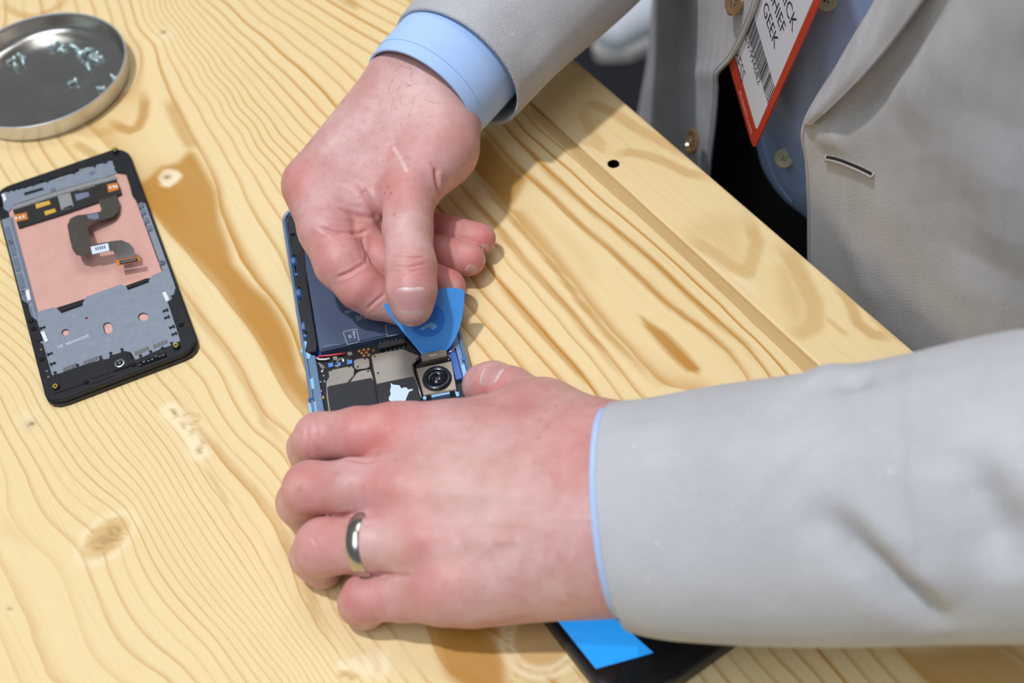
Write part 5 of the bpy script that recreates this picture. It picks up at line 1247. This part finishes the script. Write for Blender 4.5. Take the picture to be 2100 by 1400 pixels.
ed = np.array([E(*r[0]) for r in front_rows[1:8]]); ed = catmull(ed, 40)
tube('edge_stitching', ed + (CO - ed) / np.linalg.norm(CO - ed, axis=1)[:, None] * 1.0 + TT * 1.8, .3, 'thread', jacket, 5)
# back of the jacket
V = []; uv = []
for i, z in enumerate(np.linspace(330, -210, 24)):
    for k, a in enumerate(np.linspace(math.radians(-58), math.radians(238), 60)):
        rs_, re_ = (205 if z > 0 else 200), 118
        V.append(W(150 + rs_ * math.cos(a), 205 + re_ * math.sin(a), z)); uv.append((k * 8, z))
F = grid_faces(60, 24); N = vnormals(np.array(V), F); cen = W(150, 200, 0); 
if (((np.array(V) - cen) * [1, 1, 0]) * N).sum(1).mean() < 0: F = [f_[::-1] for f_ in F]
solid(mesh('back_panel', V, F, 'jacket', jacket, True, uv=np.array(uv)), 1.6)
li, _, _ = sheet('lining_shade', [[(1385, y, 112), (1480, y, 104), (1600, y, 100), (1760, y, 100)] for y in (-160, 0, 150, 300, 430, 560, 700)], 12, 14, 'lining_shade', jacket, th=1.0)  # black sheet added behind the opening, standing in for lining and shade inside
# sleeves
RC = P(937, 140, 53)
def along(o, ax, t, dz=0): return o + ax * t + np.array([0, 0, dz])
rs_r = [(along(RC, RAX, 0), 39, 37), (along(RC, RAX, 40), 42, 40), (along(RC, RAX, 110), 48, 46), (EL_R + [5, 5, 0], 56, 54), (EL_R * .5 + SH_R * .5 + [6, 0, 10], 60, 60), (SH_R, 66, 66)]
sleeve('right_sleeve', rs_r, 110, 130, 'jacket', jacket, noise=.03, seed=4, folds=[([(1000, 10), (1060, 60), (1110, 120)], 12, -1.5)])
rs_l = [(P(1277, 1054, 50), 46, 37.5), (P(1380, 1058, 53), 48.5, 40), (P(1520, 1050, 58), 51, 43), (P(1700, 1036, 67), 52, 46), (P(1900, 1014, 79), 53, 48), (P(2100, 992, 92), 55, 50), (EL_L + [0, 0, 6], 60, 56), (EL_L * .5 + SH_L * .5 + [10, -10, 10], 64, 62), (SH_L, 68, 66)]
sleeve('left_sleeve', rs_l, 170, 150, 'jacket', jacket, noise=.012, seed=9, skew=.12, bow=4,
       folds=[([(1640, 1045), (1720, 1085), (1790, 1150), (1860, 1225), (1935, 1292)], 7, -9), ([(1690, 1030), (1780, 1085), (1870, 1165), (1960, 1250)], 9, 4.5), ([(1960, 900), (2010, 990), (2050, 1080), (2095, 1190)], 9, -8), ([(2030, 880), (2075, 960), (2110, 1060)], 9, 3), ([(1850, 790), (1885, 880), (1870, 970)], 13, -3), ([(1690, 750), (1700, 790)], 9, 3), ([(1748, 760), (1752, 800)], 6, -3.5), ([(1330, 900), (1420, 980), (1500, 1060)], 24, -1.5), ([(1560, 880), (1650, 960)], 22, 2)])
# buttons and buttonhole on the jacket
def button(name, c, axis, r, mat, par, th=2.2):
    o = lathe(name, [(0, 0), (r * .8, 0), (r, th * .35), (r, th * .7), (r * .88, th), (r * .68, th * .95), (r * .6, th * .62), (0, th * .6)], c, mat, par, 32, axis)
    ax = np.asarray(axis, float) / np.linalg.norm(axis); u = np.cross(ax, [0, 0, 1.0]); u /= np.linalg.norm(u); v = np.cross(ax, u)
    for a, b in ((1, 1), (1, -1), (-1, 1), (-1, -1)): disc('thread_hole', c + ax * th * .58 + (u * a + v * b) * r * .18, r * .09, .12, 'hole_dark', par, 8, ax)
    tube('button_thread', [c + ax * th * .7 + (u - v) * r * .18, c + ax * th * .95, c + ax * th * .7 - (u - v) * r * .18], .25, 'thread', par, 5)
    return o
bn = CO - E(1422, 288, 50); bn /= np.linalg.norm(bn)
button('button', E(1424, 290, 49) + bn * 3, -CR * .93 + bn * .34 + CU * .05, 8.0, 'button_horn', jacket, 3.0)
button('button', E(1512, 4, 42) + bn * 3, -CR * .85 + bn * .5 + CU * .1, 7.5, 'button_horn', jacket, 3.0)
fN = vnormals(fV, fF)
bh = np.array([on_sheet(fV, fN, p) for p in ((1692, 322), (1718, 328), (1745, 338), (1770, 350), (1792, 360))]); bh = catmull(bh, 24)
tow = (CO - bh) / np.linalg.norm(CO - bh, axis=1)[:, None]; sdv = np.cross(tow, np.gradient(bh, axis=0)); sdv /= np.linalg.norm(sdv, axis=1)[:, None]
slot = tube('buttonhole', bh + tow * .8, .6, 'lining_shade', jacket, 6)
for sg in (-1, 1):
    wig = np.array([.22 * (1 if i % 2 else -1) for i in range(60)])[:, None]; b6 = catmull(bh, 60); t6 = catmull(tow, 60); s6 = catmull(sdv, 60)
    tube('buttonhole_stitching', b6 + t6 * 1.3 + s6 * (1.25 * sg + wig), .62, 'thread', jacket, 6)
for k in (0, -1): tube('buttonhole_stitching', [bh[k] + tow[k] * 1.3 + sdv[k] * 1.6, bh[k] + tow[k] * 1.5, bh[k] + tow[k] * 1.3 - sdv[k] * 1.6], .6, 'thread', jacket, 6)

# shirt
shirt_rows = [
 [(1560, -160, 80), (1610, -160, 60), (1690, -160, 45), (1800, -160, 42), (1960, -160, 48)],
 [(1500, 0, 84), (1560, 0, 62), (1635, 0, 49), (1730, 0, 44), (1860, 0, 48)],
 [(1508, 120, 86), (1550, 120, 66), (1605, 120, 52), (1690, 120, 46), (1800, 120, 50)],
 [(1528, 220, 88), (1555, 220, 71), (1590, 220, 57), (1650, 220, 48), (1750, 220, 52)],
 [(1548, 290, 90), (1566, 290, 76), (1588, 290, 62), (1635, 290, 51), (1740, 290, 54)],
 [(1566, 350, 90), (1582, 350, 78), (1602, 350, 66), (1640, 350, 55), (1730, 350, 56)],
 [(1604, 405, 90), (1614, 405, 80), (1628, 405, 69), (1660, 405, 58), (1730, 405, 58)],
 [(1656, 448, 90), (1660, 448, 80), (1668, 448, 71), (1690, 448, 62), (1740, 448, 60)]]
shirt, sV, sF = sheet('shirt', shirt_rows, 60, 80, 'shirt', person, folds=[([(1700, 100), (1660, 200), (1640, 280)], 8, -2.5), ([(1730, 60), (1700, 160), (1670, 240)], 6, 2), ([(1600, 250), (1600, 330), (1625, 400)], 6, 1.2)], th=.6)
shirt['label'] = 'light blue shirt'
sN = vnormals(sV, sF)
for p, r_ in (((1614, 322), 5.4), ((1703, 2), 5.4)):
    c = on_sheet(sV, sN, p); ax = sN[np.argmin(((sV - c) ** 2).sum(1))]; ax = ax * np.sign(ax @ (CO - c)); ax = ax * .35 + (CO - c) / np.linalg.norm(CO - c) * .65; ax /= np.linalg.norm(ax)
    button('shirt_button', c + ax * 2.0, ax, r_, 'button_cream', shirt, 2.4)
pl = catmull(np.array([E(*q) for q in ((1560, -40, 58), (1548, 120, 60), (1556, 220, 62), (1568, 300, 62), (1592, 370, 66), (1625, 415, 70))]), 40)
tube('placket_seam', pl + (CO - pl) / np.linalg.norm(CO - pl, axis=1)[:, None] * .6, .4, 'shirt', shirt, 5)
SCc = P(862, 204, 52)
cuff_r = [(along(SCc, RAX, 0), 33, 31), (along(SCc, RAX, 12), 34, 32), (along(SCc, RAX, 40), 34.5, 32.5), (along(SCc, RAX, 85), 35, 33)]
sleeve('right_cuff', cuff_r, 40, 120, 'shirt', shirt, th=1.3)
sleeve('left_cuff', [(P(1254, 1046, 49), 41.8, 34.8), (P(1305, 1050, 50), 42, 35), (P(1400, 1060, 54), 42, 36)], 30, 120, 'shirt', shirt, th=1.2, skew=.13, bow=4)
t_ = np.linspace(.2, math.pi - .2, 60); upv = np.array([0, 0, 1.0]) - RAX * RAX[2]; upv /= np.linalg.norm(upv); sdv2 = np.cross(RAX, upv)
tube('cuff_stitching', [SCc + RAX * 7 + sdv2 * math.cos(a) * 33.75 + upv * math.sin(a) * 31.75 for a in t_], .16, 'thread_blue', shirt, 5)

# dark trousers
tro = Flesh([((W(110, 195, -60), 92), (W(110, 195, -190), 98)), ((W(200, 195, -60), 92), (W(200, 195, -190), 98)), ((W(90, 200, -190), 92), (W(70, 215, -500), 70)), ((W(70, 215, -500), 70), (W(60, 235, -835), 58)), ((W(220, 200, -190), 92), (W(245, 215, -500), 70)), ((W(245, 215, -500), 70), (W(260, 235, -835), 58))], [], kp=30)
tV, tF = surface_nets(tro, W(150, 210, -450) - [330, 330, 470], W(150, 210, -450) + [330, 330, 470], 9.0, 4)
o = mesh('trousers', tV, tF.tolist(), 'trousers', person, True); o['label'] = 'dark trousers'

# ------------------------------------------------------------------ press badge hanging in front of the shirt
bC = E(1545, 309, 26); bB = E(1682, 0, 12)
qa = ray(1495, 133); qa = qa / np.linalg.norm(qa); w0 = CO - bC; k_ = bB - bC
tA = -(w0 @ k_) / (qa @ k_); bA = CO + qa * tA
bx_ = (bC - bA) / np.linalg.norm(bC - bA); by_ = k_ / np.linalg.norm(k_); bz_ = np.cross(bx_, by_)
if bz_ @ (CO - bC) < 0: bz_ = -bz_
def on_badge(px, py, h=0.0):
    q = ray(px, py); o_ = bC + bz_ * h; return CO + q * (((o_ - CO) @ bz_) / (q @ bz_))
badge = root('press_badge', bC, 'white press badge with red border and barcode hanging at the shirt front', 'badge')
def badge_poly(name, pts3, mat, par, th):
    bm = bmesh.new(); vt = [bm.verts.new(p) for p in pts3]; f0 = bm.faces.new(vt)
    g = bmesh.ops.extrude_face_region(bm, geom=[f0]); bmesh.ops.translate(bm, vec=-bz_ * th, verts=[v for v in g['geom'] if isinstance(v, bmesh.types.BMVert)])
    return from_bm(name, bm, mat, par, False)
def bl_(px, py): q = on_badge(px, py) - bC; return q @ bx_, q @ by_
def bw_(x, y, h=0.0): return bC + bx_ * x + by_ * y + bz_ * h
Wd, Hh = 60.0, max(95.0, np.linalg.norm(k_) * 1.25)
outl = round_poly([(-Wd, 0), (0, 0), (0, Hh), (-Wd, Hh)], [3, 7, 3, 3], 8)
card = badge_poly('card', [bw_(x, y) for x, y in outl], 'badge_red', badge, .8)
wx, wy = bl_(1549, 268); m_l = bl_(1504, 119); m_r = bl_(1663, 29)
mx_, my_ = -4.6, 14.0
badge_poly('paper', [bw_(x, y, .12) for x, y in round_poly([(-Wd + 4, my_), (mx_, my_), (mx_, Hh - 12), (-Wd + 4, Hh - 12)], 3.0, 6)], 'badge_white', badge, .1)
0 and print('BADGE', Wd, Hh, mx_, my_, [np.round(bl_(*p), 1) for p in ((1520, 170), (1530, 158), (1588, 103), (1597, 84), (1604, 75), (1614, 64), (1626, 68), (1634, 46), (1575, 213), (1590, 181), (1547, 42), (1533, 70))], np.round(bA), np.round(bC), np.round(bB))
def btext(name, txt, end_px, top_px, mat='ink', sx=.72):
    x, y = bl_(*end_px); _, y1 = bl_(*top_px); sz = abs(y1 - y) / .7
    text_mesh(name, txt, sz, mat, badge, bw_(x, y, .16), bx_, by_, .02, 'RIGHT', sx)
btext('print', 'PRESS', (1522, 172), (1532, 158), sx=.55); btext('print', 'TO GEEK', (1589, 103), (1598, 82)); btext('print', 'IN-CHIEF', (1604, 75), (1615, 60)); btext('print', 'TRICK', (1626, 68), (1636, 44))
btext('print', '29-10-9-994682', (1556, 177), (1562, 168))
text_mesh('print', 'ifa-berlin.com', 4.6, 'ink_pale', badge, bw_(-7, 4.5, .16), bx_, by_, .02, 'RIGHT')
x1, y0 = bl_(1575, 213); _, y1 = bl_(1590, 181); x0, _ = bl_(1540, 55); x = x1; rb = random.Random(5)
bm = bmesh.new()
while x > x0 - 8:
    w_ = rb.choice([.35, .35, .7, 1.0]); vt = [bm.verts.new(bw_(a, b, .18)) for a, b in ((x - w_, y0), (x, y0), (x, y1), (x - w_, y1))]; bm.faces.new(vt); x -= w_ + rb.choice([.35, .5, .8])
from_bm('barcode', bm, 'ink', badge, False)

# ------------------------------------------------------------------ white shoe on the floor beyond the table
st = P(1262, 62, -862); sd_ = np.array([.86, .5, 0]); sd_ /= np.linalg.norm(sd_); sn_ = np.array([-sd_[1], sd_[0], 0])
shoe = root('shoe', np.r_[st[:2] + sd_[:2] * 90, -900], 'blurred white sneaker standing on the dark floor beyond the table', 'shoe')
b_ = np.array([0, 0, 1.0])
up_ = Flesh([((st, 34), (st + sd_ * 70 + b_ * 8, 40)), ((st + sd_ * 70 + b_ * 8, 40), (st + sd_ * 150 + b_ * 22, 38)), ((st + sd_ * 150 + b_ * 22, 36), (st + sd_ * 200 + b_ * 14, 34)), ((st + sd_ * 160 + b_ * 30, 34), (st + sd_ * 185 + b_ * 75, 36))], [], kp=18)
tV, tF = surface_nets(up_, st - [90, 90, 60], st + sd_ * 230 + [90, 90, 150], 5.0, 4)
tV[:, 2] = np.maximum(tV[:, 2], -884)
mesh('upper', tV, tF.tolist(), 'shoe_white', shoe, True)
ol = [(-36, -14), (-42, 0), (-36, 16), (0, 40), (60, 46), (130, 40), (200, 36), (236, 20), (240, 0), (236, -20), (200, -36), (130, -38), (60, -46), (0, -40)]
prism('sole', round_poly([(st + sd_ * a + sn_ * b)[:2] for a, b in ol], 14), -899.6, -878, 'shoe_sole', shoe, 3)
tube('laces', [st + sd_ * (70 + 16 * (i // 2)) + sn_ * (12 if i % 2 else -12) + b_ * (47 + 2.6 * i) for i in range(9)], 2.4, 'shoe_tongue', shoe, 6)
tube('collar', [st + sd_ * (185 + 36 * math.cos(a)) + sn_ * 34 * math.sin(a) + b_ * 84 for a in np.linspace(0, 6.28, 30)], 6, 'shoe_tongue', shoe, 8)
